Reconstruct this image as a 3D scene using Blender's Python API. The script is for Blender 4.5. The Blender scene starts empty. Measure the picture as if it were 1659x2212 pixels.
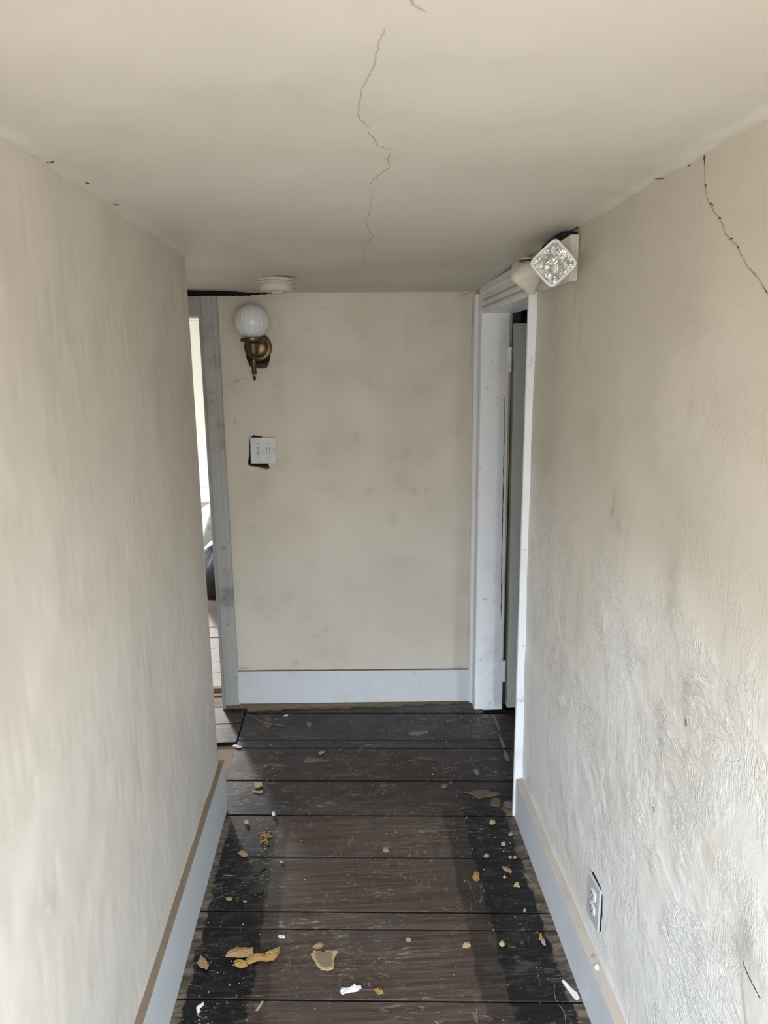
import bpy, bmesh, math, random
import numpy as np
from mathutils import Vector, Matrix

random.seed(7)
SC = bpy.context.scene
COL = SC.collection
W, H = 1659, 2212

# ------------------------------------------------------------------ camera
CAM_H, YAW, PITCH, ROLL, FPX = 1.5915, 0.0491, 0.2083, 0.0104, 1524.1
_f = Vector((math.sin(YAW) * math.cos(PITCH), math.cos(YAW) * math.cos(PITCH), -math.sin(PITCH)))
_r0 = Vector((math.cos(YAW), -math.sin(YAW), 0))
_d0 = _f.cross(_r0)
_r = _r0 * math.cos(ROLL) + _d0 * math.sin(ROLL)
_d = _d0 * math.cos(ROLL) - _r0 * math.sin(ROLL)
cam_data = bpy.data.cameras.new('camera')
cam = bpy.data.objects.new('camera', cam_data)
COL.objects.link(cam)
cam.matrix_world = Matrix(((_r.x, -_d.x, -_f.x, 0), (_r.y, -_d.y, -_f.y, 0), (_r.z, -_d.z, -_f.z, CAM_H), (0, 0, 0, 1)))
cam_data.sensor_fit = 'VERTICAL'
cam_data.sensor_height = 24.0
cam_data.lens = 24.0 * FPX / H
cam_data.clip_start = 0.02
SC.camera = cam

# ------------------------------------------------------------------ sky, window daylight, exposure
world = bpy.data.worlds.new('sky')
SC.world = world
world.use_nodes = True
bg = world.node_tree.nodes['Background']
SKY, GROUND, STRENGTH = (0.80, 0.90, 1.0, 1), (0.225, 0.212, 0.19, 1), 28.3   # overcast sky over sunlit ground
_wn = world.node_tree
_tc = _wn.nodes.new('ShaderNodeTexCoord'); _sx = _wn.nodes.new('ShaderNodeSeparateXYZ')
_mr = _wn.nodes.new('ShaderNodeMapRange'); _mx = _wn.nodes.new('ShaderNodeMix')
_mx.data_type = 'RGBA'
_mr.inputs[1].default_value, _mr.inputs[2].default_value = 0.02, 0.42
_wn.links.new(_tc.outputs['Generated'], _sx.inputs[0]); _wn.links.new(_sx.outputs[2], _mr.inputs[0])
_wn.links.new(_mr.outputs[0], _mx.inputs[0])
_mx.inputs[6].default_value, _mx.inputs[7].default_value = GROUND, SKY
_wn.links.new(_mx.outputs[2], bg.inputs[0])
bg.inputs[1].default_value = STRENGTH
SC.view_settings.view_transform = 'Standard'
SC.view_settings.look = 'None'
SC.view_settings.gamma = 1.0
SC.view_settings.use_curve_mapping = False
SC.view_settings.exposure = 0.0


def portal(loc, aim, sx, sy):
    """light portal in a window opening: guides sampling of the sky, adds no light of its own"""
    d = bpy.data.lights.new('window_portal', 'AREA')
    d.shape = 'RECTANGLE'
    d.size, d.size_y = sx, sy
    d.cycles.is_portal = True
    o = bpy.data.objects.new('window_portal', d)
    COL.objects.link(o)
    o.location = loc
    o.rotation_euler = Vector(aim).to_track_quat('-Z', 'Y').to_euler()
    return o


WIN_BACK = (-0.47, 0.57, 0.55, 1.88)          # x0, x1, z0, z1 in the wall behind the camera, y = -0.3
WIN_FAR = (-3.25, -2.15, 0.30, 2.00)          # in the far wall of the bright room, y = 8.28
WIN_FARL = (4.9, 7.3, 0.50, 1.9)               # y0, y1, z0, z1 in the left wall of the bright room, x = -3.5
WIN_SIDE = (0.65, 1.45, 0.30, 1.25)           # y0, y1, z0, z1 in the right wall of the side room, x = 2.2
for _w, _p, _a in ((WIN_BACK, ('y', -0.425), (0, 1, 0)), (WIN_FAR, ('y', 8.44), (0, -1, 0)), (WIN_FARL, ('x', -3.63), (1, 0, 0)), (WIN_SIDE, ('x', 2.32), (-1, 0, 0))):
    _u, _v = (_w[0] + _w[1]) / 2, (_w[2] + _w[3]) / 2
    portal((_u, _p[1], _v) if _p[0] == 'y' else (_p[1], _u, _v), _a, _w[1] - _w[0], _w[3] - _w[2])

# low hazy sun from the left beyond the bright room
_sd = bpy.data.lights.new('sun', 'SUN')
_sd.energy, _sd.angle, _sd.color = 4.6, math.radians(4.5), (1.0, 0.96, 0.92)
_so = bpy.data.objects.new('sun', _sd)
COL.objects.link(_so)
_so.rotation_euler = Vector((.38, -.92, -.305)).to_track_quat('-Z', 'Y').to_euler()

# ------------------------------------------------------------------ helpers
CAMP = Vector((0, 0, CAM_H))


def ray(x, y):
    return _f + _r * ((x - W / 2) / FPX) + _d * ((y - H / 2) / FPX)


def onZ(x, y, Z=0.0):
    v = ray(x, y); return CAMP + v * ((Z - CAM_H) / v.z)


def onY(x, y, Y):
    v = ray(x, y); return CAMP + v * (Y / v.y)


def onX(x, y, X):
    v = ray(x, y); return CAMP + v * (X / v.x)


def tag(o, label=None, cat=None, group=None, kind=None):
    if label: o['label'] = label
    if cat: o['category'] = cat
    if group: o['group'] = group
    if kind: o['kind'] = kind
    return o


def empty(name, loc=(0, 0, 0), rot=(0, 0, 0)):
    o = bpy.data.objects.new(name, None)
    COL.objects.link(o)
    o.location = loc; o.rotation_euler = rot
    o.empty_display_size = 0.05
    return o


def mesh_obj(name, verts, faces, mat, parent=None, smooth=None, recalc=True):
    me = bpy.data.meshes.new(name)
    me.from_pydata([tuple(v) for v in verts], [], faces)
    if recalc:
        bm = bmesh.new(); bm.from_mesh(me)
        bmesh.ops.recalc_face_normals(bm, faces=bm.faces)
        bm.to_mesh(me); bm.free()
    return link_mesh(name, me, mat, parent, smooth)


def link_mesh(name, me, mat, parent=None, smooth=None):
    o = bpy.data.objects.new(name, me)
    COL.objects.link(o)
    for m in (mat if isinstance(mat, (list, tuple)) else [mat]):
        me.materials.append(m)
    if smooth is not None:
        me.polygons.foreach_set('use_smooth', [True] * len(me.polygons))
        me.set_sharp_from_angle(angle=math.radians(smooth))
    if parent: o.parent = parent
    return o


class MB:
    """collects pieces of one part"""
    def __init__(s):
        s.bm = bmesh.new()

    def box(s, x0, x1, y0, y1, z0, z1, bevel=0.0, seg=1):
        b = bmesh.new()
        vs = [b.verts.new((x, y, z)) for z in (z0, z1) for y in (y0, y1) for x in (x0, x1)]
        for f in ((0, 1, 3, 2), (4, 6, 7, 5), (0, 4, 5, 1), (2, 3, 7, 6), (0, 2, 6, 4), (1, 5, 7, 3)):
            b.faces.new([vs[i] for i in f])
        bmesh.ops.recalc_face_normals(b, faces=b.faces)
        if bevel:
            bmesh.ops.bevel(b, geom=list(b.edges), offset=bevel, segments=seg, profile=0.5, affect='EDGES')
        s._add(b); return s

    def _add(s, b):
        m = bpy.data.meshes.new('t'); b.to_mesh(m); b.free()
        s.bm.from_mesh(m); bpy.data.meshes.remove(m)

    def raw(s, verts, faces, mtx=None):
        b = bmesh.new()
        vs = [b.verts.new(mtx @ Vector(v) if mtx else v) for v in verts]
        for f in faces:
            try: b.faces.new([vs[i] for i in f])
            except ValueError: pass
        bmesh.ops.recalc_face_normals(b, faces=b.faces)
        s._add(b); return s

    def lathe(s, prof, n=32, mtx=None, flute=0.0, nf=0):
        """prof: (r, z) from one end to the other; caps closed"""
        v, f = [], []
        for r, z in prof:
            for i in range(n):
                a = 2 * math.pi * i / n
                rr = r * (1 + (flute * math.cos(nf * a) if nf else 0))
                v.append((rr * math.cos(a), rr * math.sin(a), z))
        for k in range(len(prof) - 1):
            for i in range(n):
                j = (i + 1) % n
                f.append((k * n + i, k * n + j, (k + 1) * n + j, (k + 1) * n + i))
        f.append(tuple(range(n))); f.append(tuple(range((len(prof) - 1) * n, len(prof) * n)))
        return s.raw(v, f, mtx)

    def loft(s, rings, n=32, mtx=None, cap=(True, True)):
        """rings: (half_x, half_y, exponent, z) superellipses"""
        v, f = [], []
        for hx, hy, e, z in rings:
            for i in range(n):
                a = 2 * math.pi * (i + .5) / n
                c, q = math.cos(a), math.sin(a)
                v.append((hx * math.copysign(abs(c) ** (2 / e), c), hy * math.copysign(abs(q) ** (2 / e), q), z))
        for k in range(len(rings) - 1):
            for i in range(n):
                j = (i + 1) % n
                f.append((k * n + i, k * n + j, (k + 1) * n + j, (k + 1) * n + i))
        if cap[0]: f.append(tuple(range(n)))
        if cap[1]: f.append(tuple(range((len(rings) - 1) * n, len(rings) * n)))
        return s.raw(v, f, mtx)

    def prism(s, poly, axis, a0, a1):
        """poly: 2-D outline extruded along axis 'x','y','z'"""
        def P(p, a):
            return {'x': (a, p[0], p[1]), 'y': (p[0], a, p[1]), 'z': (p[0], p[1], a)}[axis]
        n = len(poly)
        v = [P(p, a0) for p in poly] + [P(p, a1) for p in poly]
        f = [tuple(range(n)), tuple(range(n, 2 * n))] + [(i, (i + 1) % n, n + (i + 1) % n, n + i) for i in range(n)]
        return s.raw(v, f)

    def tube(s, pts, rad, n=8):
        pts = [Vector(p) for p in pts]
        v, f = [], []
        for k, p in enumerate(pts):
            t = (pts[min(k + 1, len(pts) - 1)] - pts[max(k - 1, 0)]).normalized()
            up = Vector((0, 0, 1)) if abs(t.z) < .9 else Vector((1, 0, 0))
            a = t.cross(up).normalized(); b = t.cross(a)
            r = rad[k] if isinstance(rad, (list, tuple)) else rad
            for i in range(n):
                q = 2 * math.pi * i / n
                v.append(p + a * (r * math.cos(q)) + b * (r * math.sin(q)))
        for k in range(len(pts) - 1):
            for i in range(n):
                j = (i + 1) % n
                f.append((k * n + i, k * n + j, (k + 1) * n + j, (k + 1) * n + i))
        f.append(tuple(range(n))); f.append(tuple(range((len(pts) - 1) * n, len(pts) * n)))
        return s.raw(v, f)

    def build(s, name, mat, parent=None, smooth=None):
        me = bpy.data.meshes.new(name)
        s.bm.to_mesh(me); s.bm.free()
        return link_mesh(name, me, mat, parent, smooth)


def vnoise(u, v, scale, seed=0):
    """smooth value noise in -1..1 on numpy arrays"""
    u = np.asarray(u, float) * scale + 37.1; v = np.asarray(v, float) * scale + 91.7
    iu, iv = np.floor(u).astype(np.int64), np.floor(v).astype(np.int64)
    fu, fv = u - iu, v - iv
    fu, fv = fu * fu * fu * (fu * (fu * 6 - 15) + 10), fv * fv * fv * (fv * (fv * 6 - 15) + 10)

    def h(a, b):
        q = (a * 374761393 + b * 668265263 + seed * 974711) & 0xFFFFFFFF
        q = ((q ^ (q >> 13)) * 1274126177) & 0xFFFFFFFF
        return ((q ^ (q >> 16)) & 0xFFFF) / 32767.5 - 1
    return (h(iu, iv) * (1 - fu) + h(iu + 1, iv) * fu) * (1 - fv) + (h(iu, iv + 1) * (1 - fu) + h(iu + 1, iv + 1) * fu) * fv


def fbm(u, v, scale, seed=0, oct=3):
    t = 0; a = 1.0
    for k in range(oct):
        t = t + a * vnoise(u, v, scale * 2 ** k, seed + k); a *= .5
    return t


def sstep(x, a, b):
    t = np.clip((np.asarray(x, float) - a) / (b - a), 0, 1)
    return t * t * (3 - 2 * t)


# ------------------------------------------------------------------ material helper
class NT:
    def __init__(s, name):
        s.m = bpy.data.materials.new(name); s.m.use_nodes = True
        s.t = s.m.node_tree; s.b = s.t.nodes['Principled BSDF']
        s.tc = s.t.nodes.new('ShaderNodeTexCoord')
        s.co = s.tc.outputs['Object']

    def n(s, typ, **kw):
        o = s.t.nodes.new(typ)
        for k, v in kw.items(): setattr(o, k, v)
        return o

    def put(s, sock, v):
        if hasattr(v, 'is_output'): s.t.links.new(v, sock)
        elif isinstance(v, (tuple, list)) and len(v) == 3 and sock.type == 'RGBA': sock.default_value = (*v, 1)
        else: sock.default_value = v

    def scale(s, vec3, vec=None):
        o = s.n('ShaderNodeVectorMath', operation='MULTIPLY')
        s.put(o.inputs[0], vec or s.co); o.inputs[1].default_value = vec3
        return o.outputs[0]

    def noise(s, scale, detail=3, rough=.55, vec=None, dist=0.0):
        o = s.n('ShaderNodeTexNoise')
        s.put(o.inputs['Vector'], vec or s.co)
        o.inputs['Scale'].default_value = scale; o.inputs['Detail'].default_value = detail
        o.inputs['Roughness'].default_value = rough; o.inputs['Distortion'].default_value = dist
        return o.outputs[0]

    def voro(s, scale, vec=None, feature='F1', out='Distance'):
        o = s.n('ShaderNodeTexVoronoi', feature=feature)
        s.put(o.inputs['Vector'], vec or s.co); o.inputs['Scale'].default_value = scale
        return o.outputs[out]

    def math(s, op, a, b=0.0, c=0.0):
        o = s.n('ShaderNodeMath', operation=op)
        s.put(o.inputs[0], a); s.put(o.inputs[1], b); s.put(o.inputs[2], c)
        return o.outputs[0]

    def mr(s, v, a, b, c=0.0, d=1.0):
        o = s.n('ShaderNodeMapRange', interpolation_type='SMOOTHSTEP')
        s.put(o.inputs[0], v)
        for i, q in enumerate((a, b, c, d)): o.inputs[1 + i].default_value = q
        return o.outputs[0]

    def mix(s, fac, a, b, mode='MIX'):
        o = s.n('ShaderNodeMix', data_type='RGBA', blend_type=mode)
        s.put(o.inputs[0], fac); s.put(o.inputs[6], a); s.put(o.inputs[7], b)
        return o.outputs[2]

    def xyz(s, vec=None):
        o = s.n('ShaderNodeSeparateXYZ'); s.put(o.inputs[0], vec or s.co); return o.outputs

    def attr(s, name):
        o = s.n('ShaderNodeAttribute', attribute_name=name); return o.outputs['Fac']

    def rand(s):
        return s.n('ShaderNodeObjectInfo').outputs['Random']

    def bump(s, hgt, strength=.3, dist=.002, prev=None):
        o = s.n('ShaderNodeBump'); o.inputs['Strength'].default_value = strength; o.inputs['Distance'].default_value = dist
        s.put(o.inputs['Height'], hgt)
        if prev: s.put(o.inputs['Normal'], prev)
        return o.outputs[0]

    def done(s, color=None, rough=.5, normal=None, **kw):
        if color is not None: s.put(s.b.inputs['Base Color'], color)
        s.put(s.b.inputs['Roughness'], rough)
        if normal: s.put(s.b.inputs['Normal'], normal)
        for k, v in kw.items(): s.put(s.b.inputs[k.replace('_', ' ')], v)
        return s.m


def mat_plaster(name, c0, c1, dirt, bump=1.0, rough=.5, relief_col=(.86, .86, .86)):
    t = NT(name)
    big = t.noise(1.6, 2); mid = t.noise(6.5, 3, .62)
    c = t.mix(t.mr(big, .35, .68), c0, c1)
    c = t.mix(t.math('MULTIPLY', t.mr(mid, .52, .8), .22), c, dirt)
    streak = t.noise(1.0, 2, .6, t.scale((11, 11, 2.6)))
    c = t.mix(t.math('MULTIPLY', t.mr(streak, .55, .85), .12), c, dirt)
    c = t.mix(t.math('MULTIPLY', t.attr('relief'), t.mr(big, .3, .6, .55, 1.0)), c, relief_col)  # paler tone mixed in low on the wall, following relief
    at = t.math('MULTIPLY', t.attr('dirt'), t.mr(t.noise(38, 2), .3, .62, .30, .80))
    c = t.mix(at, c, (dirt[0] * .38, dirt[1] * .36, dirt[2] * .34))
    # brushed paint: broken strokes that cross each other, strongest where the relief attribute says
    st = t.mix(t.mr(t.noise(6.0, 1, .5), .47, .60), t.noise(1.0, 4, .68, t.scale((62, 62, 24)), 2.2), t.noise(1.0, 3, .68, t.scale((26, 26, 70)), 2.2))
    rel = t.math('MULTIPLY', t.mr(mid, .36, .64, .12, 1.0), t.math('ADD', .12, t.attr('relief')))
    hgt = t.math('ADD', t.math('MULTIPLY', t.math('MULTIPLY', st, rel), .0105 * bump), t.math('MULTIPLY', t.noise(210, 1), .00022 * bump))
    nrm = t.bump(hgt, .8, 1.0)
    return t.done(c, t.mr(mid, .3, .7, rough - .06, rough + .08), nrm)


def mat_paint(name, col, dirt=(.22, .2, .17), amount=.35, rough=.42, bump=.25, wear=0.0):
    t = NT(name)
    n1 = t.noise(5, 5, .65); n2 = t.noise(1.0, 4, .6, t.scale((40, 40, 5)))
    c = t.mix(t.math('MULTIPLY', t.mr(n1, .5, .78), amount), col, dirt)
    if wear:
        n3 = t.noise(26, 5, .7)
        c = t.mix(t.math('MULTIPLY', t.mr(n3, .62, .70), wear), c, (.11, .085, .06))
    return t.done(c, rough, t.bump(n2, bump, .0015))


def mat_plain(name, col, rough=.5, **kw):
    t = NT(name)
    n1 = t.noise(30, 4, .6)
    c = t.mix(t.math('MULTIPLY', t.mr(n1, .4, .75), .35), col, tuple(q * .62 for q in col))
    return t.done(c, rough, t.bump(t.noise(160, 3), .15, .0008), **kw)


CREAM0, CREAM1 = (.70, .635, .52), (.62, .555, .445)
M = {}
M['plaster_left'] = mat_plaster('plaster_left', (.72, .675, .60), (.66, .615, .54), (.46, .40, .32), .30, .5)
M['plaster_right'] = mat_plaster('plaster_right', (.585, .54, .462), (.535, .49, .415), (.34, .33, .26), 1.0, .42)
M['plaster_back'] = mat_plaster('plaster_back', (.645, .60, .52), (.58, .535, .46), (.36, .30, .22), .3, .5)
M['plaster_ceiling'] = mat_plaster('plaster_ceiling', (.72, .68, .61), (.67, .63, .56), (.48, .43, .36), .25, .6)
M['trim'] = mat_paint('trim', (.83, .86, .91), (.46, .45, .44), .4, .35, .25, .3)
M['base_back'] = mat_paint('base_back', (.62, .645, .68), (.34, .33, .32), .35, .35, .2, .3)
M['trim_grey'] = mat_paint('trim_grey', (.42, .43, .42), (.17, .16, .14), .9, .45, .3, .5)
M['base_left'] = mat_paint('base_left', (.72, .77, .81), (.55, .58, .60), .4, .38, .15)
M['base_right'] = mat_paint('base_right', (.72, .75, .83), (.55, .57, .62), .35, .32, .15)
M['base_top'] = mat_plain('base_top', (.20, .15, .105), .8)
M['base_top_light'] = mat_plain('base_top_light', (.47, .42, .37), .8)
M['door_paint'] = mat_paint('door_paint', (.36, .38, .365), (.2, .2, .19), .3, .4, .15)
M['door_edge'] = mat_plain('door_edge', (.22, .14, .075), .7)
M['teal'] = mat_plain('teal', (.022, .06, .085), .5)
M['shade_fill'] = mat_plain('shade_fill', (.006, .005, .005), .95)  # near-black, stands in for the shade inside gaps, holes and cracks
M['lath'] = mat_plain('lath', (.03, .02, .014), .9)
M['exposed'] = mat_plain('exposed', (.075, .045, .025), .95)
M['crack'] = mat_plain('crack', (.23, .19, .15), .95)
M['crack_wide'] = mat_plain('crack_wide', (.42, .37, .30), .95)
M['crack_soft'] = mat_plain('crack_soft', (.50, .45, .375), .9)
M['subfloor'] = mat_plain('subfloor', (.25, .18, .12), .85)
M['subfloor_dark'] = mat_plain('subfloor_dark', (.015, .012, .01), .95)
M['white_wall'] = mat_paint('white_wall', (.78, .80, .76), (.6, .6, .56), .2, .45, .1)
M['plastic'] = mat_plain('plastic', (.62, .60, .54), .4)
M['plastic_white'] = mat_plain('plastic_white', (.66, .68, .70), .35)
M['plastic_grey'] = mat_plain('plastic_grey', (.50, .515, .55), .25)
M['plastic_dark'] = mat_plain('plastic_dark', (.03, .03, .03), .5)
M['cream_plastic'] = mat_plain('cream_plastic', (.60, .575, .50), .42)
M['brass'] = mat_plain('brass', (.135, .098, .052), .30, Metallic=.85)
M['brass_dark'] = mat_plain('brass_dark', (.05, .035, .02), .5, Metallic=.5)
M['foam'] = mat_plain('foam', (.34, .195, .055), .85)
M['foam_tan'] = mat_plain('foam_tan', (.31, .20, .095), .85)
M['foam_grey'] = mat_plain('foam_grey', (.21, .165, .115), .9)
M['cream_chip'] = mat_plain('cream_chip', (.42, .30, .165), .85)
M['white_chip'] = mat_plain('white_chip', (.72, .72, .74), .7)
M['beige_chip'] = mat_plain('beige_chip', (.34, .27, .20), .85)
M['glue'] = mat_plain('glue', (.14, .10, .066), .9)
M['glue_grey'] = mat_plain('glue_grey', (.17, .155, .135), .9)
M['stain'] = mat_plain('stain', (.030, .024, .016), .8)
M['ledge'] = mat_plain('ledge', (.15, .115, .075), .95)
M['dust'] = mat_plain('dust', (.075, .058, .036), .95)


def mat_globe():
    t = NT('opal_glass')
    x = t.xyz()
    n = t.noise(1.0, 3, .6, t.scale((70, 70, 6)))
    c = t.mix(t.mr(n, .4, .75), (.70, .75, .78), (.86, .90, .93))
    return t.done(c, .16, t.bump(n, .2, .002), Subsurface_Weight=.25, Subsurface_Radius=(.02, .02, .02), Coat_Weight=.4, Coat_Roughness=.08)


M['globe'] = mat_globe()


def mat_lens():
    t = NT('prismatic_lens')
    v = t.voro(150)
    c = t.mix(t.mr(t.noise(90, 2), .4, .65), (.50, .50, .48), (.85, .86, .87))
    return t.done(c, .12, t.bump(v, .7, .004), Metallic=.55, Coat_Weight=.6, Coat_Roughness=.03)


M['lens'] = mat_lens()


def mat_floor(name, kind):
    t = NT(name)
    x, y, z = t.xyz()
    grain = t.noise(1.0, 4, .65, t.scale((3.2, 85, 30)), .8)
    grain2 = t.noise(1.0, 2, .6, t.scale((9, 190, 60)), .3)
    patch = t.noise(4.5, 4, .65)
    rnd = t.rand()
    if kind == 'corridor':
        c = t.mix(t.mr(grain, .34, .68), (.045, .029, .022), (.125, .088, .070))
        c = t.mix(t.math('MULTIPLY', t.mr(patch, .42, .66), .55), c, (.072, .058, .050))
        c = t.mix(t.math('MULTIPLY', rnd, .35), c, (.045, .036, .031))
        dust = t.noise(1.0, 5, .72, t.scale((7, 30, 7)), .9)
        # reddish worn varnish in places
        c = t.mix(t.math('MULTIPLY', t.mr(t.noise(3.1, 4, .6), .50, .68), .45), c, (.060, .030, .024))
        # black painted borders left and right of the lost carpet runner
        wob = t.math('MULTIPLY', t.math('SUBTRACT', t.noise(11, 5, .65), .5), .055)
        xl = t.math('ADD', x, wob)
        fade = t.mr(t.math('ADD', y, t.math('MULTIPLY', t.math('SUBTRACT', t.noise(5, 3), .5), .5)), 2.50, 2.36)
        L0 = t.math('MULTIPLY', t.mr(xl, -.228, -.238), .40)
        L1 = t.mr(xl, -.272, -.281)
        R1 = t.math('MULTIPLY', t.mr(xl, .310, .317), .55)
        R2 = t.mr(xl, .374, .388)
        blk = t.math('MULTIPLY', t.math('MAXIMUM', t.math('MAXIMUM', L0, L1), t.math('MAXIMUM', R1, R2)), fade)
        worn = t.mr(t.noise(1.0, 6, .72, t.scale((16, 30, 10)), .8), .52, .80)
        blk = t.math('MULTIPLY', blk, t.math('SUBTRACT', 1.0, t.math('MULTIPLY', worn, .42)))
        c = t.mix(blk, c, (.0038, .0043, .0058))
        # far end: boards mixed darker
        far = t.math('MULTIPLY', t.mr(t.math('ADD', y, t.math('MULTIPLY', patch, .3)), 2.30, 2.58), .80)
        c = t.mix(far, c, (.019, .0145, .014))
        # dusty scuffs: broad haze, then sharp scrapes
        sc = t.math('MULTIPLY', t.mr(dust, .53, .76), t.mr(y, 1.2, 2.6, .34, .55))
        c = t.mix(sc, c, (.165, .145, .125))
        cloud = t.math('MULTIPLY', t.mr(t.noise(1.0, 5, .66, t.scale((5.5, 9, 5)), .4), .56, .74), .30)
        c = t.mix(cloud, c, (.150, .130, .115))
        sc2 = t.mr(t.noise(1.0, 5, .78, t.scale((13, 44, 10)), 2.4), .565, .63)
        c = t.mix(t.math('MULTIPLY', sc2, t.mr(t.noise(4, 3, .6), .42, .58, .04, .75)), c, (.30, .265, .225))
        sc3 = t.mr(t.noise(1.0, 4, .6, t.scale((42, 9, 10)), 3.0), .62, .65)
        c = t.mix(t.math('MULTIPLY', sc3, t.mr(t.noise(3, 4, .6), .50, .62, .0, .5)), c, (.27, .24, .21))
        # bare strips beside the skirting boards
        wb = t.math('MULTIPLY', t.math('SUBTRACT', t.noise(15, 4, .6), .5), .05)
        bare = t.math('MAXIMUM', t.mr(t.math('ADD', x, wb), -.446, -.451), t.mr(t.math('SUBTRACT', x, wb), .530, .536))
        bare = t.math('MULTIPLY', bare, t.mr(y, 2.32, 2.24))
        bcol = t.mix(t.mr(t.noise(1.0, 5, .7, t.scale((14, 50, 10))), .36, .66), (.045, .034, .024), (.185, .148, .108))
        c = t.mix(bare, c, bcol)
        # paint flecks
        fl = t.math('MULTIPLY', t.mr(t.voro(34, t.scale((1, 1.6, .01))), .13, .09), t.mr(t.noise(9, 2), .53, .6))
        c = t.mix(t.math('MULTIPLY', fl, .75), c, (.34, .28, .215))
        fl2 = t.math('MULTIPLY', t.mr(t.voro(95, t.scale((1, 1.4, .01))), .13, .08), t.mr(t.noise(6, 2), .48, .56))
        c = t.mix(t.math('MULTIPLY', fl2, .7), c, (.32, .29, .255))
        # grime along the board edges
        c = t.mix(t.math('MULTIPLY', t.attr('edge'), .8), c, (.008, .006, .005))
        rough = t.mr(patch, .3, .7, .34, .54)
    else:
        c = t.mix(t.mr(grain, .3, .7), (.26, .17, .105), (.46, .34, .23))
        c = t.mix(t.math('MULTIPLY', rnd, .4), c, (.30, .24, .19))
        c = t.mix(t.math('MULTIPLY', t.mr(patch, .5, .7), .5), c, (.30, .28, .27))
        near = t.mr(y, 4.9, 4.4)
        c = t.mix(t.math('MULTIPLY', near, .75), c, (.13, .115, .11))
        rough = .38
    nrm = t.bump(t.math('ADD', t.math('MULTIPLY', grain, .0012), t.math('MULTIPLY', grain2, .0005)), .55, 1.0)
    return t.done(c, rough, nrm, Specular_IOR_Level=.34)


M['boards'] = mat_floor('corridor_boards', 'corridor')
M['boards_far'] = mat_floor('far_boards', 'far')


def mat_bag(name, col, rough):
    t = NT(name)
    return t.done(t.mix(t.mr(t.noise(9, 4), .4, .7), col, tuple(q * .7 for q in col)), rough, t.bump(t.noise(24, 4, .6, None, 1.5), .6, .01))


M['bag_black'] = mat_bag('bag_black', (.003, .0035, .006), .5)
M['bag_white'] = mat_bag('bag_white', (.80, .84, .86), .35)
gt = NT('window_glass')
_tr = gt.n('ShaderNodeBsdfTransparent'); _gl = gt.n('ShaderNodeBsdfGlossy'); _mx = gt.n('ShaderNodeMixShader')
_gl.inputs['Roughness'].default_value = .02; _mx.inputs[0].default_value = .06
gt.t.links.new(_tr.outputs[0], _mx.inputs[1]); gt.t.links.new(_gl.outputs[0], _mx.inputs[2])
gt.t.links.new(_mx.outputs[0], gt.t.nodes['Material Output'].inputs[0])
M['glass'] = gt.m

# ------------------------------------------------------------------ main dimensions
XL, XR = -0.491, 0.585            # plaster faces of the two long walls
YLE, YRC, YB = 2.331, 2.218, 3.11  # left wall end, right door casing, end wall
BXL, BXR = -0.471, 0.565          # faces of the skirting boards


def ceil_z(x, y):
    x = np.asarray(x, float); y = np.asarray(y, float)
    z = 1.922 - .036 * sstep(y, 2.1, 3.05)
    z = z + .0035 * fbm(x, y, 2.2, 5) + .0012 * vnoise(x, y, 11, 9)
    z = z + .011 * sstep(-x, .36, .50) * sstep(y, 2.90, 3.08)
    d = np.minimum(np.where(y < YLE + .02, np.abs(x - XL), 9), np.abs(x - XR))
    lump = .006 + .0025 * vnoise(x * 3, y, 9, 3) + .0020 * vnoise(x * 3, y, 33, 4)
    z = z - lump * (1 - sstep(d, 0.0, .03 + .01 * vnoise(x * 0, y, 14, 8)))
    return z


def slab(name, P0, U, V, N, us, vs, disp, thick, mat, dirt=None, relief=None):
    """a wall: displaced front grid, flat back"""
    P0, U, V, N = (np.array(q, float) for q in (P0, U, V, N))
    uu, vv = np.meshgrid(us, vs, indexing='xy')
    h = disp(uu, vv)
    front = P0 + uu[..., None] * U + vv[..., None] * V + h[..., None] * N
    nu, nv = len(us), len(vs)
    verts = front.reshape(-1, 3)
    idx = np.arange(nu * nv).reshape(nv, nu)
    q = np.stack([idx[:-1, :-1], idx[:-1, 1:], idx[1:, 1:], idx[1:, :-1]], -1).reshape(-1, 4)
    flip = np.dot(np.cross(U, V), N) < 0
    if flip: q = q[:, ::-1]
    b = len(verts)
    back = np.array([P0 + u * U + v * V - thick * N for u, v in ((us[0], vs[0]), (us[-1], vs[0]), (us[-1], vs[-1]), (us[0], vs[-1]))])
    verts = np.vstack([verts, back])
    sides = [list(idx[0, :]) + [b + 1, b], list(idx[:, -1]) + [b + 2, b + 1], list(idx[-1, ::-1]) + [b + 3, b + 2], list(idx[::-1, 0]) + [b, b + 3], [b, b + 1, b + 2, b + 3]]
    if not flip: sides = [s[::-1] for s in sides]
    faces = [tuple(int(i) for i in f) for f in q] + [tuple(int(i) for i in s) for s in sides]
    me = bpy.data.meshes.new(name)
    me.from_pydata(verts.tolist(), [], faces)
    at = me.attributes.new('dirt', 'FLOAT', 'POINT')
    dv = np.zeros(len(verts))
    if dirt is not None: dv[:nu * nv] = np.clip(dirt(uu, vv), 0, 1).reshape(-1)
    at.data.foreach_set('value', dv.astype(np.float32))
    rv = np.zeros(len(verts))
    if relief is not None: rv[:nu * nv] = np.clip(relief(uu, vv), 0, 1).reshape(-1)
    me.attributes.new('relief', 'FLOAT', 'POINT').data.foreach_set('value', rv.astype(np.float32))
    sm = [True] * len(q) + [False] * len(sides)
    me.polygons.foreach_set('use_smooth', sm)
    o = bpy.data.objects.new(name, me); COL.objects.link(o)
    me.materials.append(mat)
    tag(o, kind='structure')
    return o


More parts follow.
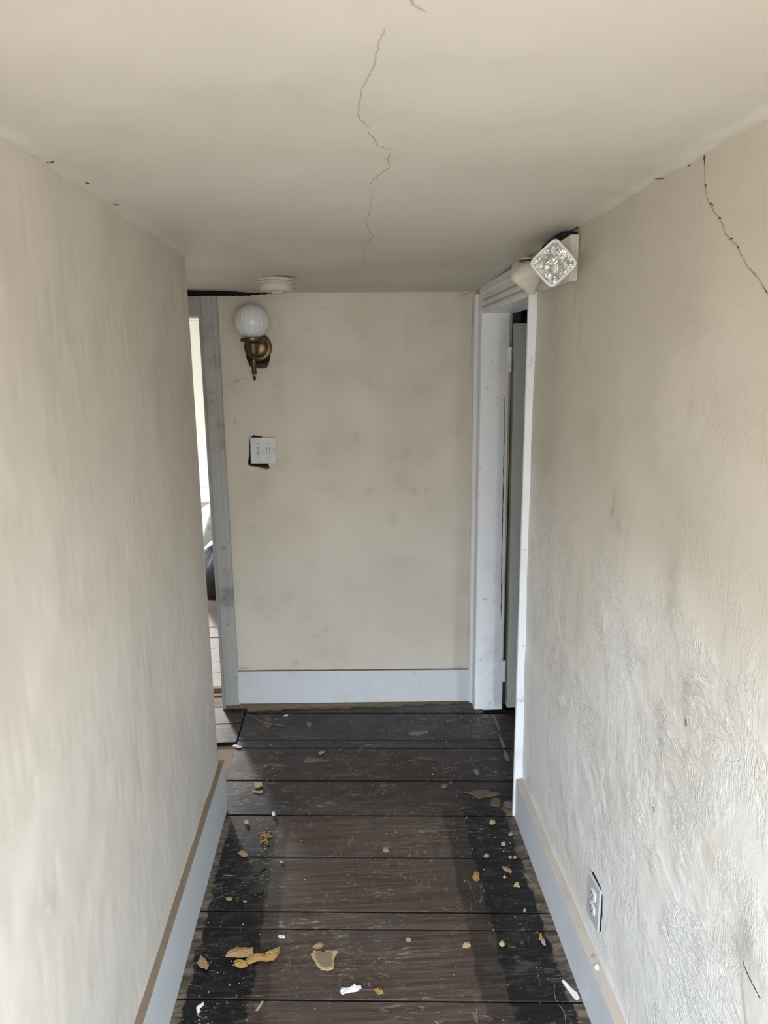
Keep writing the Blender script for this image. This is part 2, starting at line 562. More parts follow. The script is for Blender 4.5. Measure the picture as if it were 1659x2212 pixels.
def ribbon(name, pts, N, width, mat, parent, jit=.0012, disp=None, sub=6, lift=.0007, seed=1):
    """a crack: thin irregular strip with real thickness following the wall"""
    rng = random.Random(seed)
    N = Vector(N)
    P = []
    for a, b in zip(pts[:-1], pts[1:]):
        a, b = Vector(a), Vector(b)
        for k in range(sub): P.append(a.lerp(b, k / sub))
    P.append(Vector(pts[-1]))
    n = len(P); v = []
    for k, p in enumerate(P):
        t = (P[min(k + 1, n - 1)] - P[max(k - 1, 0)]).normalized()
        s = t.cross(N).normalized()
        w = width * (.35 + .9 * rng.random()) * (.25 if k in (0, n - 1) else 1)
        c = p + s * rng.uniform(-jit, jit) + t * rng.uniform(-jit, jit)
        off = (disp(c) if disp else 0) + lift
        v += [c + s * w / 2 + N * off, c - s * w / 2 + N * off, c - N * .004]
    f = []
    for k in range(n - 1):
        a, b = 3 * k, 3 * k + 3
        f += [(a, a + 1, b + 1, b), (a + 1, a + 2, b + 2, b + 1), (a + 2, a, b, b + 2)]
    f += [(0, 1, 2), (3 * n - 3, 3 * n - 2, 3 * n - 1)]
    return mesh_obj(name, v, f, mat, parent)


def blobs(items):
    """items: (u, v, ru, rv, strength, tilt) soft smudges"""
    def fn(u, v):
        t = np.zeros_like(u)
        for cu, cv, ru, rv, s, a in items:
            du, dv = u - cu, v - cv
            p, q = du * math.cos(a) + dv * math.sin(a), -du * math.sin(a) + dv * math.cos(a)
            t = np.maximum(t, s * np.exp(-(p / ru) ** 2 - (q / rv) ** 2))
        return t
    return fn


# ================================================================== SETTING
# ---- floor: sub-floor slab with every board a child
floor = MB().box(-1.5, 2.2, -.55, YB + .12, -.09, -.030).box(-.505, .60, YB - .3, YB + .12, -.03, -.02).build('floor', M['subfloor_dark'])
tag(floor, 'dark worn wooden plank floor running across the narrow corridor', 'floor', kind='structure')


def plank(poly, parent=floor, mat=None, z0=-.026, z1=0.0, name='plank', crown=.0012):
    """one board from a 4-corner outline, edges eased, slightly cupped"""
    mat = mat or M['boards']
    a, b, c, d = [Vector((*p, 0)) for p in poly]   # near-left, near-right, far-right, far-left
    e = .0022
    v, f = [], []
    rows = [(0.0, -e), (e, 0), (.5, crown), (1 - e, 0), (1.0, -e)]
    w = ((d - a).length + (c - b).length) / 2
    dz = random.uniform(-.0012, .0012)
    for k, (s, hz) in enumerate([(0.0, -.0016), (.0022 / w, 0), (.5, crown * random.uniform(-1, 1)), (1 - .0022 / w, 0), (1.0, -.0016)]):
        for tt in (0, .25, .5, .75, 1):
            lo, hi = a.lerp(b, tt), d.lerp(c, tt)
            p = lo.lerp(hi, s); v.append((p.x, p.y, z1 + hz + dz))
    base = len(v)
    for p in (a, b, c, d): v.append((p.x, p.y, z0))
    for k in range(4):
        for q in range(4):
            i = k * 5 + q; f.append((i, i + 1, i + 6, i + 5))
    f += [(0, 1, 2, 3, 4, base + 1, base), (4, 9, 14, 19, 24, base + 2, base + 1), (24, 23, 22, 21, 20, base + 3, base + 2), (20, 15, 10, 5, 0, base, base + 3), (base, base + 1, base + 2, base + 3)]
    o = mesh_obj(name, v, f, mat, parent)
    ed = [1.0 if (i >= base or i // 5 in (0, 4)) else 0.0 for i in range(len(v))]
    o.data.attributes.new('edge', 'FLOAT', 'POINT').data.foreach_set('value', ed)
    return o


SLOPE = -.0715
seams = [3.048, 2.811, 2.748, 2.510, 2.295, 2.074, 1.838, 1.772, 1.540, 1.305, 1.085, .85, .63, .40, .17, -.06, -.28]


def seam_y(i, x):
    return seams[i] + SLOPE * (x + .47)


gaps = [.0075, .0028, .0060, .0055, .0060, .0032, .0058, .0026, .0055] + [.004] * 30
for i in range(len(seams) - 1):
    g0, g1 = gaps[i] / 2, gaps[i + 1] / 2
    y_mid = (seams[i] + seams[i + 1]) / 2
    xl = -.505 if y_mid > YLE else -.489
    xr = 1.35 if y_mid > YRC - .04 else .583
    plank([(xl, seam_y(i + 1, xl) + g1), (xr, seam_y(i + 1, xr) + g1), (xr, seam_y(i, xr) - g0), (xl, seam_y(i, xl) - g0)])
# last board under the end wall
plank([(-.505, seam_y(0, -.505) + .003), (.60, seam_y(0, .60) + .003), (.60, YB + .06), (-.505, YB + .06)], z1=.002)
# boards of the side passage, left of the cross seam
plank([(-1.48, 2.802), (-.511, 2.798), (-.511, 2.958), (-1.48, 2.968)], z1=.001)
plank([(-1.48, 2.971), (-.511, 2.961), (-.511, YB + .01), (-1.48, YB + .01)], z1=.001)
raw = plank([(-1.48, 2.335), (-.509, 2.335), (-.509, 2.795), (-1.48, 2.795)], mat=M['subfloor'], z1=-.012, name='raw_board')
# threshold under the left doorway: broken strips of bare wood
for k, (y0, y1, zt) in enumerate([(3.125, 3.165, .004), (3.168, 3.235, -.002), (3.238, 3.262, .006), (3.266, 3.30, -.006), (3.304, 3.335, .010)]):
    plank([(-1.40, y0), (-.61, y0 - .004), (-.61, y1 - .006), (-1.40, y1)], mat=M['subfloor'], z1=zt, z0=-.06, name='threshold_strip', crown=.003)

# ---- ceiling
xs = np.unique(np.concatenate([np.arange(-1.5, -.70, .08), np.arange(-.70, .60, .008), [.60, .62]]))
ys = np.unique(np.concatenate([np.arange(-.55, .4, .1), np.arange(.4, YB + .14, .011)]))
ceiling = slab('ceiling', (0, 0, 0), (1, 0, 0), (0, 1, 0), (0, 0, -1), xs, ys, lambda u, v: -ceil_z(u, v), .0, M['plaster_ceiling'],
               dirt=blobs([(-.24, 2.63, .12, .12, .18, 0), (.1, 2.9, .8, .1, .12, 0), (.52, 1.95, .05, .2, .25, 0)]))
# lift the flat back of the slab above the plaster
for v in list(ceiling.data.vertices)[-4:]: v.co.z = 1.99
tag(ceiling, 'low cream plaster ceiling with a long hairline crack', 'ceiling')


# ---- long walls
def d_left(p_y, p_z):
    h = .004 * fbm(p_y, p_z, 1.7, 21) + .0012 * vnoise(p_y, p_z, 12, 23) + .0005 * vnoise(p_y * 1.0, p_z * .3, 60, 25)
    e = YLE - np.asarray(p_y, float)
    r = .016
    rr = np.clip(r - e, 0, r)
    return h * sstep(e, 0, .05) - (r - np.sqrt(np.maximum(r * r - rr * rr, 0)))


us = np.unique(np.concatenate([[-.5, -.3, -.1, .1, .2, .3, .4], np.arange(.45, YLE - .03, .0075), np.linspace(YLE - .03, YLE, 14)]))
zs = np.unique(np.concatenate([np.arange(0, 1.955, .0075)]))
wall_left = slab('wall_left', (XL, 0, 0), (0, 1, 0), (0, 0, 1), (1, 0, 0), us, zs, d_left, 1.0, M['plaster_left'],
                 dirt=blobs([(1.0, .75, .03, .04, .30, .3), (.62, 1.86, .008, .010, .55, 0), (.72, 1.895, .012, .012, .5, 0), (2.24, 1.8, .008, .008, .6, 0), (1.62, .9, .02, .06, .2, 0), (2.26, 1.1, .05, .7, .16, 0), (1.3, 1.5, .1, .3, .10, .2), (1.85, .55, .05, .1, .15, 0)]), relief=lambda u, v: .22 * (1 - sstep(v, .5, 1.5)))
tag(wall_left, 'long cream plaster wall on the left ending at a rounded corner', 'wall')


def d_right(p_y, p_z):
    p_y = np.asarray(p_y, float); p_z = np.asarray(p_z, float)
    h = .004 * fbm(p_y, p_z, 1.9, 41)
    low = 1 - sstep(p_z, .6, 1.35)
    h = h + (.0003 + .0007 * low) * fbm(p_y, p_z, 14, 43)
    # raised brush ridges, broken into short runs
    rid = np.abs(fbm(p_y * 1.3, p_z * .45, 9, 47, 2))
    h = h + .0014 * low * np.exp(-(rid / .035) ** 2) * sstep(vnoise(p_y, p_z, 9, 49), .0, .5)
    # crushed plaster near the camera: a dent, then a lifted flap
    h = h - .006 * np.exp(-((p_y - .905) / .035) ** 2 - ((p_z - .70) / .045) ** 2)
    side = (p_y - .895) + (p_z - .66) * -.55
    h = h + .007 * sstep(-side, 0.0, .012) * np.exp(-((p_y - .80) / .10) ** 2 - ((p_z - .60) / .12) ** 2)
    return h


us = np.unique(np.concatenate([np.arange(-.5, .5, .1), np.arange(.5, YRC - .001, .0062), [YRC]]))
zs = np.unique(np.arange(0, 1.955, .0066))
P = lambda x, y: onX(x, y, XR)


def rb(x, y, ru, rv, s, a=0.0):
    q = P(x, y); return (q.y, q.z, ru, rv, s, a)


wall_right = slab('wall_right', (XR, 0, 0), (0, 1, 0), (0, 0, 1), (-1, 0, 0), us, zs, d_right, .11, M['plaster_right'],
                  dirt=blobs([rb(1325, 1100, .012, .035, .55, .25), rb(1335, 1130, .02, .02, .40), rb(1243, 650, .012, .03, .35), rb(1253, 730, .008, .06, .30), rb(1200, 760, .07, .45, .20),
                              rb(1492, 875, .006, .02, .3), rb(1490, 668, .018, .004, .3), rb(1420, 1650, .012, .10, .42), rb(1355, 1390, .02, .03, .3), rb(1480, 1490, .015, .02, .35), rb(1250, 1330, .03, .12, .28),
                              rb(1575, 2035, .03, .035, .55), rb(1478, 1560, .004, .009, 1.0), rb(1412, 1748, .003, .010, .9), rb(1215, 1420, .02, .2, .2), rb(1450, 1280, .03, .10, .22), rb(1560, 860, .05, .05, .12),
                              rb(1380, 1640, .006, .12, .22), rb(1190, 1150, .05, .3, .18), rb(1560, 1400, .004, .1, .25)]),
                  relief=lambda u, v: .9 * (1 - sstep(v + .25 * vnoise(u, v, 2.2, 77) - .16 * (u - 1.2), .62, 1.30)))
tag(wall_right, 'long cream plaster wall on the right with rough brushwork and cracks', 'wall')

# ---- wall above and beside the right-hand doorway, and the end wall
wall_over = MB().box(XR, XR + .11, YRC, YB + .11, 1.80, 1.97).box(XR, XR + .11, 3.025, YB + .11, 0, 1.80).build('wall_doorway', M['plaster_right'])
tag(wall_over, 'cream plaster above the right-hand doorway, under the ceiling', 'wall', kind='structure')


def d_back(x, z):
    x = np.asarray(x, float)
    h = .0035 * fbm(x, z, 2.0, 61) + .0008 * vnoise(x, z, 14, 63)
    # crumbled plaster round the switch box and below the lamp plate
    return h


Bp = lambda x, y: onY(x, y, YB)


def bb(x, y, ru, rv, s, a=0.0):
    q = Bp(x, y); return (q.x, q.z, ru, rv, s, a)


us = np.unique(np.concatenate([np.arange(-.545, .60, .0065), [.60]]))
zs = np.unique(np.concatenate([np.arange(0, 1.872, .0068), [1.872, 1.884, 1.896, 1.93]]))
wall_back = slab('wall_back', (0, YB, 0), (1, 0, 0), (0, 0, 1), (0, -1, 0), us, zs, d_back, .11, M['plaster_back'],
                 dirt=blobs([bb(770, 945, .012, .02, .35, .3), bb(508, 910, .007, .012, .5), bb(593, 835, .01, .015, .45), bb(800, 1060, .02, .012, .25), bb(895, 1062, .012, .015, .35), bb(922, 1060, .01, .012, .3),
                             bb(545, 640, .10, .025, .30), bb(500, 690, .03, .08, .25), bb(600, 700, .03, .08, .2), bb(560, 800, .06, .05, .22), bb(702, 1360, .02, .02, .25), bb(680, 1376, .03, .006, .3), bb(640, 1432, .01, .012, .5),
                             bb(718, 1302, .02, .003, .5, -.3), bb(707, 1270, .003, .02, .3), bb(860, 1362, .05, .003, .25), bb(545, 1138, .015, .01, .35), bb(570, 1050, .04, .05, .22), bb(1003, 635, .02, .015, .4), bb(998, 640, .005, .005, .8),
                             bb(600, 840, .03, .12, .15), bb(525, 1444, .03, .006, .6), bb(990, 1443, .04, .006, .6), bb(700, 665, .02, .004, .3), bb(670, 710, .03, .01, .15), bb(786, 704, .003, .003, .9), bb(1011, 1000, .012, .5, .10),  # last, tall faint band paints the doorway's shadow at the right edge
                             bb(850, 1120, .02, .04, .18), bb(560, 1240, .05, .2, .10), bb(900, 1390, .04, .002, .3)]))
tag(wall_back, 'cream plaster end wall holding the globe lamp and the switch plate', 'wall')
# cut the jagged gap where the ceiling has come away above the wall, left
for v in wall_back.data.vertices:
    if v.co.z > 1.870:
        x = v.co.x
        if x < -.30:
            drop = 1.872 + .010 * max(0, (x + .42) / .12) if x > -.42 else 1.872
            v.co.z = min(v.co.z, drop + .0015 * math.sin(x * 190) + .001 * math.sin(x * 421))
lath = MB().box(-1.45, -.28, YB + .035, YB + .09, 1.83, 1.96).build('lath', M['lath'], wall_back)
gap_shade = [(-.76, 1.876), (-.70, 1.874), (-.62, 1.874), (-.55, 1.8735), (-.52, 1.872), (-.49, 1.875), (-.44, 1.8765), (-.40, 1.8785), (-.36, 1.880), (-.335, 1.8805), (-.32, 1.8835), (-.33, 1.886), (-.37, 1.8865), (-.40, 1.889), (-.43, 1.8905), (-.455, 1.897), (-.50, 1.900), (-.53, 1.900), (-.548, 1.896), (-.58, 1.892), (-.61, 1.890), (-.66, 1.891), (-.72, 1.892), (-.76, 1.892)]
MB().prism(gap_shade, 'y', YB - .0075, YB + .05).build('gap_shade', M['shade_fill'], wall_back)  # solid black piece standing for the shade inside the opening

# ---- wall left of the end wall: header over the bright doorway
wall_head = MB().box(-1.5, -.60, YB, YB + .11, 1.79, 1.868).box(-1.5, -1.38, YB, YB + .11, 0, 1.868).build('wall_passage', M['plaster_back'])
tag(wall_head, 'plaster over the bright doorway beside the end wall', 'wall', kind='structure')
# closing walls of the side passage and of the landing behind the camera
wl = MB().box(-1.61, -1.5, 2.2, YB + .11, 0, 1.99).build('wall_passage_end', M['plaster_left'])
tag(wl, 'cream plaster closing the side passage on the left', 'wall', kind='structure')
x0, x1, z0, z1 = WIN_BACK
wr = MB().box(-.70, x0, -.41, -.30, 0, 1.99).box(x1, .70, -.41, -.30, 0, 1.99).box(x0, x1, -.41, -.30, 0, z0).box(x0, x1, -.41, -.30, z1, 1.99).build('wall_rear', M['plaster_left'])
tag(wr, 'cream plaster with the window behind the viewer', 'wall', kind='structure')


def window(name, axis, pos, a0, a1, z0, z1, depth, label):
    """sash frame with a cross bar and panes, axis = the direction the wall runs"""
    def bx(mb, p0, p1, q0, q1, r0, r1):
        return mb.box(p0, p1, q0, q1, r0, r1) if axis == 'x' else mb.box(q0, q1, p0, p1, r0, r1)
    lo, hi = min(pos, pos + depth), max(pos, pos + depth)
    mb = MB()
    t = .035
    bx(mb, a0, a0 + t, lo, hi, z0, z1); bx(mb, a1 - t, a1, lo, hi, z0, z1)
    bx(mb, a0 + t, a1 - t, lo, hi, z0, z0 + t); bx(mb, a0 + t, a1 - t, lo, hi, z1 - t, z1)
    zm = (z0 + z1) / 2
    bx(mb, a0 + t, a1 - t, lo, hi, zm - .015, zm + .015)
    o = mb.build(name, M['trim'])
    tag(o, label, 'window', kind='structure')
    pm = (lo + hi) / 2
    for r0, r1 in ((z0 + t, zm - .015), (zm + .015, z1 - t)):
        p = MB(); bx(p, a0 + t, a1 - t, pm - .002, pm + .002, r0, r1)
        p.build('pane', M['glass'], o)
    return o


window('window_1', 'x', -.38, *WIN_BACK, .05, 'white sash window lighting the corridor from behind the viewer')

# ---- skirting boards
bbm = [M['base_left'], M['base_top']]


def skirting(name, poly, axis, a0, a1, mats, zt, label, wav=None):
    o = MB().prism(poly, axis, a0, a1).build(name, mats)
    for p in o.data.polygons:
        if p.normal.z > .75: p.material_index = 1
    tag(o, label, 'skirting board', kind='structure')
    return o


skirting('baseboard_left', [(XL - .005, -.005), (BXL, -.005), (BXL, .196), (BXL - .003, .1985), (XL - .005, .1985)], 'y', -.30, YLE - .004, bbm, .2, 'grey painted skirting board along the left wall with a bare brown top edge')
skirting('baseboard_right', [(XR + .005, -.005), (BXR, -.005), (BXR, .146), (BXR + .003, .1485), (XR + .005, .151)], 'y', -.30, YRC - .001, [M['base_right'], M['base_top_light']], .15, 'blue-grey painted skirting board along the right wall below the outlet')
bb_back = skirting('baseboard_back', [(YB + .005, .004), (YB - .017, .004), (YB - .017, .160), (YB - .014, .163), (YB + .005, .163)], 'x', -.54, .556, [M['base_back'], M['base_top']], .16, 'white painted skirting board below the end wall')
for v in bb_back.data.vertices:      # nailed level over a floor that falls away to the left
    v.co.z += .026 * (.556 - v.co.x) / 1.096

# ---- right-hand doorway: casings, jamb, open grey door
near = MB().box(XR - .026, XR + .10, YRC, YRC + .016, -.002, 1.80, .002).build('trim_1', M['trim'])
tag(near, 'white painted door casing at the near side of the right doorway', 'trim', kind='structure')
prof = [(3.012, XR + .01), (3.012, .564), (3.022, .560), (3.029, .560), (3.031, .571), (3.036, .571), (3.038, .562), (3.052, .560), (3.054, .572), (3.060, .572), (3.063, .563), (3.076, .560), (3.084, .551), (3.090, .546), (3.098, .546), (3.100, .554), (3.104, .554), (3.106, .549), (3.109, .549), (3.109, XR + .01)]
far_c = MB().prism([(b, a) for a, b in prof], 'z', -.004, 1.872).build('trim_2', M['trim'])
tag(far_c, 'white moulded door casing in the corner beside the end wall', 'trim', kind='structure')
jb = MB().box(XR - .018, .692, 3.014, 3.045, -.004, 1.80, .0015).build('jamb', M['trim'], far_c)
for v in jb.data.vertices:
    if v.co.x > .66: v.co.x -= .009 * v.co.z / 1.8
ribbon_jamb = [(.676, 3.0132, .45), (.672, 3.0132, .8), (.671, 3.0132, 1.1), (.669, 3.0132, 1.45)]
hprof = [(z, x) for z, x in [(1.788, XR + .01), (1.788, .566), (1.798, .560), (1.806, .560), (1.808, .571), (1.814, .571), (1.816, .561), (1.832, .560), (1.834, .571), (1.840, .571), (1.843, .563), (1.860, .562), (1.868, .553), (1.892, .551), (1.892, XR + .01)]]
head = MB().prism([(x, z) for z, x in hprof], 'y', YRC + .0165, 3.0115).build('trim_3', M['trim'])
tag(head, 'white moulded header casing over the right doorway, under the ceiling', 'trim', kind='structure')
MB().box(XR + .0005, .700, YRC + .017, 3.013, 1.789, 1.80).build('head_jamb', M['trim'], head)

door = empty('door_1', (.7005, 2.990, 0), (0, -.0068, math.radians(-2)))
tag(door, 'plain grey door standing open into the side room on the right', 'door', kind='structure')
slabd = MB().box(.001, .70, -.036, 0, .035, 1.745, .0015).build('door_leaf', M['door_paint'], door)
MB().box(-.0012, .0012, -.034, -.002, .06, 1.60).build('bare_edge', M['door_edge'], door)
for zc in (1.60, .205):
    hg = MB()
    for k in range(5):
        hg.lathe([(.0062, zc - .05 + k * .0205), (.0068, zc - .049 + k * .0205), (.0068, zc - .032 + k * .0205), (.0062, zc - .031 + k * .0205)], 12, Matrix.Translation((-.009, -.014, 0)))
    hg.box(-.022, -.009, -.0105, -.0085, zc - .05, zc + .05)
    hg.build('hinge', M['trim'], door, 40)

# side room: dark teal walls, one window
def shell(name, boxes, mat, label, cat='wall'):
    mb = MB()
    for b in boxes: mb.box(*b)
    return tag(mb.build(name, mat), label, cat, kind='structure')


y0, y1, z0, z1 = WIN_SIDE
shell('wall_side_room', [(.70, 2.2, 3.75, 3.85, 0, 2.3), (.70, 2.2, -.2, -.1, 0, 2.3)], M['teal'], 'dark teal wall of the side room behind the grey door')
shell('wall_side_window', [(2.2, 2.3, -.1, y0, 0, 2.3), (2.2, 2.3, y1, 3.75, 0, 2.3), (2.2, 2.3, y0, y1, 0, z0), (2.2, 2.3, y0, y1, z1, 2.3)], M['teal'], 'dark teal wall with a window in the side room')
shell('wall_side_inner', [(.695, .74, 3.06, 3.75, 0, 2.3), (.695, .74, -.1, YRC, 0, 2.3), (.695, .74, YRC, 3.06, 1.80, 2.3)], M['teal'], 'dark teal side room face of the corridor wall')
shell('ceiling_side_room', [(.695, 2.3, -.1, 3.85, 2.3, 2.35)], M['teal'], 'dark teal ceiling of the side room', 'ceiling')
shell('floor_side_room', [(.72, 2.2, 3.05, 3.75, -.09, -.03), (1.352, 2.2, -.1, 3.05, -.03, -.002), (.74, 1.35, -.1, 2.15, -.03, -.002)], M['boards'], 'dark boards of the side room beyond the right doorway', 'floor')
window('window_2', 'y', 2.22, *WIN_SIDE, .05, 'white sash window of the side room, out of sight')

# ---- left doorway in the end wall: grey casing
cz = 1.8715
lc = MB().prism([(-.538, YB + .004), (-.538, YB - .014), (-.541, YB - .017), (-.558, YB - .017), (-.561, YB - .020), (-.602, YB - .022), (-.604, YB - .020), (-.604, YB + .004)], 'z', .024, cz).build('trim_4', M['trim_grey'])
tag(lc, 'worn grey painted casing between the end wall and the bright doorway', 'trim', kind='structure')
MB().box(-.603, -.539, YB - .013, YB + .004, -.004, .0238).build('packing_strip', M['ledge'], lc)
MB().box(-.618, -.6045, YB - .012, YB + .115, -.01, 1.797).build('jamb', M['trim_grey'], lc)
hc = MB().box(-1.44, -.6045, YB - .021, YB + .004, 1.797, cz, .002).build('trim_5', M['trim_grey'])
tag(hc, 'grey painted header casing over the bright doorway', 'trim', kind='structure')
MB().box(-1.38, -.6185, YB - .01, YB + .115, 1.799, 1.815).build('soffit', M['trim'], hc)
MB().box(-1.38, -.6185, YB + .07, YB + .084, 1.790, 1.7985).build('door_stop', M['trim'], hc)
oc = MB().box(-1.45, -1.38, YB - .02, YB - .0005, 0, cz, .002).build('trim_6', M['trim_grey'])
tag(oc, 'grey casing at the hidden side of the bright doorway', 'trim', kind='structure')

# ---- bright room beyond
FY = 8.28
ffl = MB().box(-3.6, .8, YB + .121, FY + .1, -.09, -.03).build('floor_bright_room', M['subfloor_dark'])
tag(ffl, 'sunlit wooden boards of the room beyond the left doorway', 'floor', kind='structure')
yy = 3.34
k = 0
while yy < FY - .02:
    w = [.17, .145, .19, .16, .175][k % 5]
    w = min(w, FY - yy)
    plank([(-3.5, yy + .002), (.7, yy + .002), (.7, yy + w - .002), (-3.5, yy + w - .002)], parent=ffl, mat=M['boards_far'])
    yy += w; k += 1
x0, x1, z0, z1 = WIN_FAR
fw = shell('wall_far', [(-3.6, x0, FY + .02, FY + .13, 0, 2.2), (x1, .8, FY + .02, FY + .13, 0, 2.2), (x0, x1, FY + .02, FY + .13, 0, z0), (x0, x1, FY + .02, FY + .13, z1, 2.2)], M['white_wall'], 'white boarded wall at the far side of the bright room')
bme = None
xb = -2.22
while xb < .68:
    if bme is None:
        o = MB().box(.002, .148, FY, FY + .018, .19, 2.08, .004).build('wall_board', M['white_wall'], fw)
        bme = o.data
    else:
        o = bpy.data.objects.new('wall_board', bme); COL.objects.link(o); o.parent = fw
    o.location.x = xb
    xb += .15
fb = MB().box(-2.22, .7, FY - .012, FY + .019, 0, .183, .003).build('baseboard_far', M['white_wall'])
tag(fb, 'white skirting board at the far side of the bright room', 'skirting board', kind='structure')
ft = MB().box(-3.5, .7, FY - .03, FY + .019, 2.08, 2.13, .006).build('trim_7', M['white_wall'])
tag(ft, 'white picture rail at the top of the far boarded wall', 'trim', kind='structure')
y0, y1, z0, z1 = WIN_FARL
shell('wall_bright_left', [(-3.61, -3.5, YB + .11, y0, 0, 2.2), (-3.61, -3.5, y1, FY + .1, 0, 2.2), (-3.61, -3.5, y0, y1, 0, z0), (-3.61, -3.5, y0, y1, z1, 2.2)], M['white_wall'], 'white wall with a wide window in the bright room')
shell('wall_bright_right', [(.7, .81, YB + .75, FY + .1, 0, 2.2), (-.60, .70, YB + .111, YB + .16, 0, 2.2), (-3.5, -1.38, YB + .111, YB + .16, 0, 2.2), (-1.38, -.60, YB + .116, YB + .16, 1.815, 2.2)], M['white_wall'], 'white walls of the bright room on the near and right sides')
shell('ceiling_bright_room', [(-3.61, .81, YB + .14, FY + .13, 2.2, 2.25)], M['white_wall'], 'white ceiling of the bright room', 'ceiling')
window('window_3', 'x', FY + .05, *WIN_FAR, .05, 'white sash window in the far wall of the bright room')
window('window_4', 'y', -3.58, *WIN_FARL, .05, 'wide white window in the left wall of the bright room')

# ---- cracks
cz_at = lambda p: -(float(ceil_z(p.x, p.y)) - 1.92)
cpts = lambda L: [(lambda q: Vector((q.x, q.y, 1.92)))(onZ(x, y, 1.92)) for x, y in L]
for k, (L, w, m) in enumerate([
    ([(832, 65), (820, 95), (810, 135), (797, 170), (783, 192), (777, 222), (773, 252), (786, 268), (797, 277)], .0020, 'crack_soft'),
    ([(794, 282), (808, 300), (814, 312), (836, 319), (850, 323)], .0015, 'crack_wide'),
    ([(843, 331), (836, 349), (841, 355), (841, 367), (826, 375), (808, 390), (797, 401)], .0014, 'crack_wide'),
    ([(804, 412), (809, 420), (802, 440), (798, 465), (789, 480), (796, 495), (806, 510), (790, 530), (784, 548), (791, 560)], .0014, 'crack_soft'),
    ([(887, 0), (893, 12), (908, 21), (920, 27)], .003, 'crack_soft'),
]):
    ribbon('crack', cpts(L), (0, 0, -1), w, M[m], ceiling, disp=cz_at, seed=k)
rz = lambda p: float(d_right(p.y, p.z))
for k, (L, w, m) in enumerate([
    ([(1520, 334), (1521, 356)], .004, 'exposed'),
    ([(1521, 356), (1522, 400), (1526, 420), (1534, 443), (1548, 465), (1560, 482), (1566, 502), (1577, 516), (1590, 528), (1601, 550), (1612, 572), (1630, 592), (1645, 615), (1659, 636), (1672, 655)], .0028, 'crack_wide'),
    ([(1523, 400), (1526, 404)], .0028, 'exposed'), ([(1533, 438), (1541, 446)], .0024, 'exposed'), ([(1554, 470), (1558, 471)], .0022, 'exposed'), ([(1574, 517), (1584, 514)], .0026, 'exposed'), ([(1593, 533), (1596, 537)], .0022, 'exposed'), ([(1624, 588), (1632, 592)], .0026, 'exposed'), ([(1648, 622), (1656, 633)], .0022, 'exposed'),
    ([(1590, 1480), (1600, 1530), (1618, 1580)], .0008, 'crack_soft'),
    ([(1620, 1600), (1635, 1640), (1648, 1690), (1659, 1740)], .0009, 'crack_soft'),
    ([(1599, 2076), (1603, 2088), (1609, 2099), (1622, 2118), (1636, 2142), (1646, 2158)], .0026, 'exposed'),
    ([(1428, 1620), (1431, 1680), (1434, 1730)], .002, 'crack_soft'),
    ([(1479, 1553), (1481, 1568)], .003, 'exposed'),
    ([(1409, 1742), (1413, 1754)], .0022, 'exposed'),
]):
    ribbon('crack', [onX(x, y, XR) for x, y in L], (-1, 0, 0), w, M[m], wall_right, disp=rz, seed=20 + k)
bz = lambda p: float(d_back(p.x, p.z))
for k, (L, w, m) in enumerate([
    ([(484, 837), (500, 829), (512, 824), (522, 818), (535, 819)], .0022, 'crack'),
    ([(560, 1012), (570, 1014), (580, 1013)], .0018, 'crack'),
    ([(575, 1020), (576, 1040), (578, 1050)], .0012, 'crack_soft'),
    ([(471, 650), (475, 760), (481, 830)], .0028, 'crack_soft'),
    ([(1021, 640), (1020, 700), (1018, 800)], .0022, 'crack'),
    ([(1000, 637), (1010, 633), (1019, 630)], .0025, 'crack'),
    ([(935, 629), (948, 626), (962, 628)], .003, 'exposed'),
]):
    ribbon('crack', [onY(x, y, YB) for x, y in L], (0, -1, 0), w, M[m], wall_back, disp=bz, seed=40 + k)
ribbon('worn_edge', ribbon_jamb, (0, -1, 0), .0035, M['lath'], far_c, seed=91, lift=.0012, jit=.0006, sub=14)
# broken seam along the two ceiling edges
for k, L in enumerate([[(185, 392), (192, 396)], [(240, 438), (256, 443)], [(98, 345), (108, 348), (118, 347)], [(345, 520), (352, 522)]]):
    ribbon('crack', cpts(L), (0, 0, -1), .004, M['exposed'], ceiling, disp=cz_at, seed=60 + k)
for k, L in enumerate([[(1487, 349), (1498, 346)], [(1415, 386), (1440, 380)], [(1330, 443), (1338, 440)], [(1092, 585), (1112, 571)], [(1050, 609), (1060, 604)]]):
    ribbon('crack', cpts(L), (0, 0, -1), .004, M['exposed'], ceiling, disp=cz_at, seed=70 + k)
ribbon('crack', cpts([(1222, 499), (1232, 496), (1244, 491), (1250, 488)]), (0, 0, -1), .006, M['shade_fill'], ceiling, disp=cz_at, seed=80)

# ================================================================== THINGS
# ---- globe wall lamp
LAMP = empty('wall_lamp', (-.376, YB - .004, 1.662))
tag(LAMP, 'brass wall lamp with a ribbed white glass globe on the end wall', 'wall lamp')
RX = Matrix.Rotation(math.radians(90), 4, 'X')     # lathe axis z -> -y
MB().lathe([(.010, .0), (.0585, .0), (.0590, .004), (.0575, .008), (.050, .011), (.044, .012), (.040, .017), (.028, .022), (.012, .024)], 48, RX).build('back_plate', M['brass'], LAMP, 35)
gx, gy = -.010, -.095
Tg = Matrix.Translation((gx, gy, 0))
MB().tube([(0, -.02, -.018), (gx * .4, -.05, -.022), (gx, gy, -.03)], .0065, 12).build('arm', M['brass'], LAMP, 35)
MB().lathe([(.020, .018), (.0475, .020), (.050, .024), (.050, .0335), (.047, .036), (.020, .037)], 40, Tg).build('globe_holder', M['brass'], LAMP, 35)
MB().lathe([(.013, -.034), (.019, -.030), (.0215, -.024), (.0215, .010), (.024, .016), (.020, .019)], 32, Tg).build('socket_cup', M['brass'], LAMP, 35)
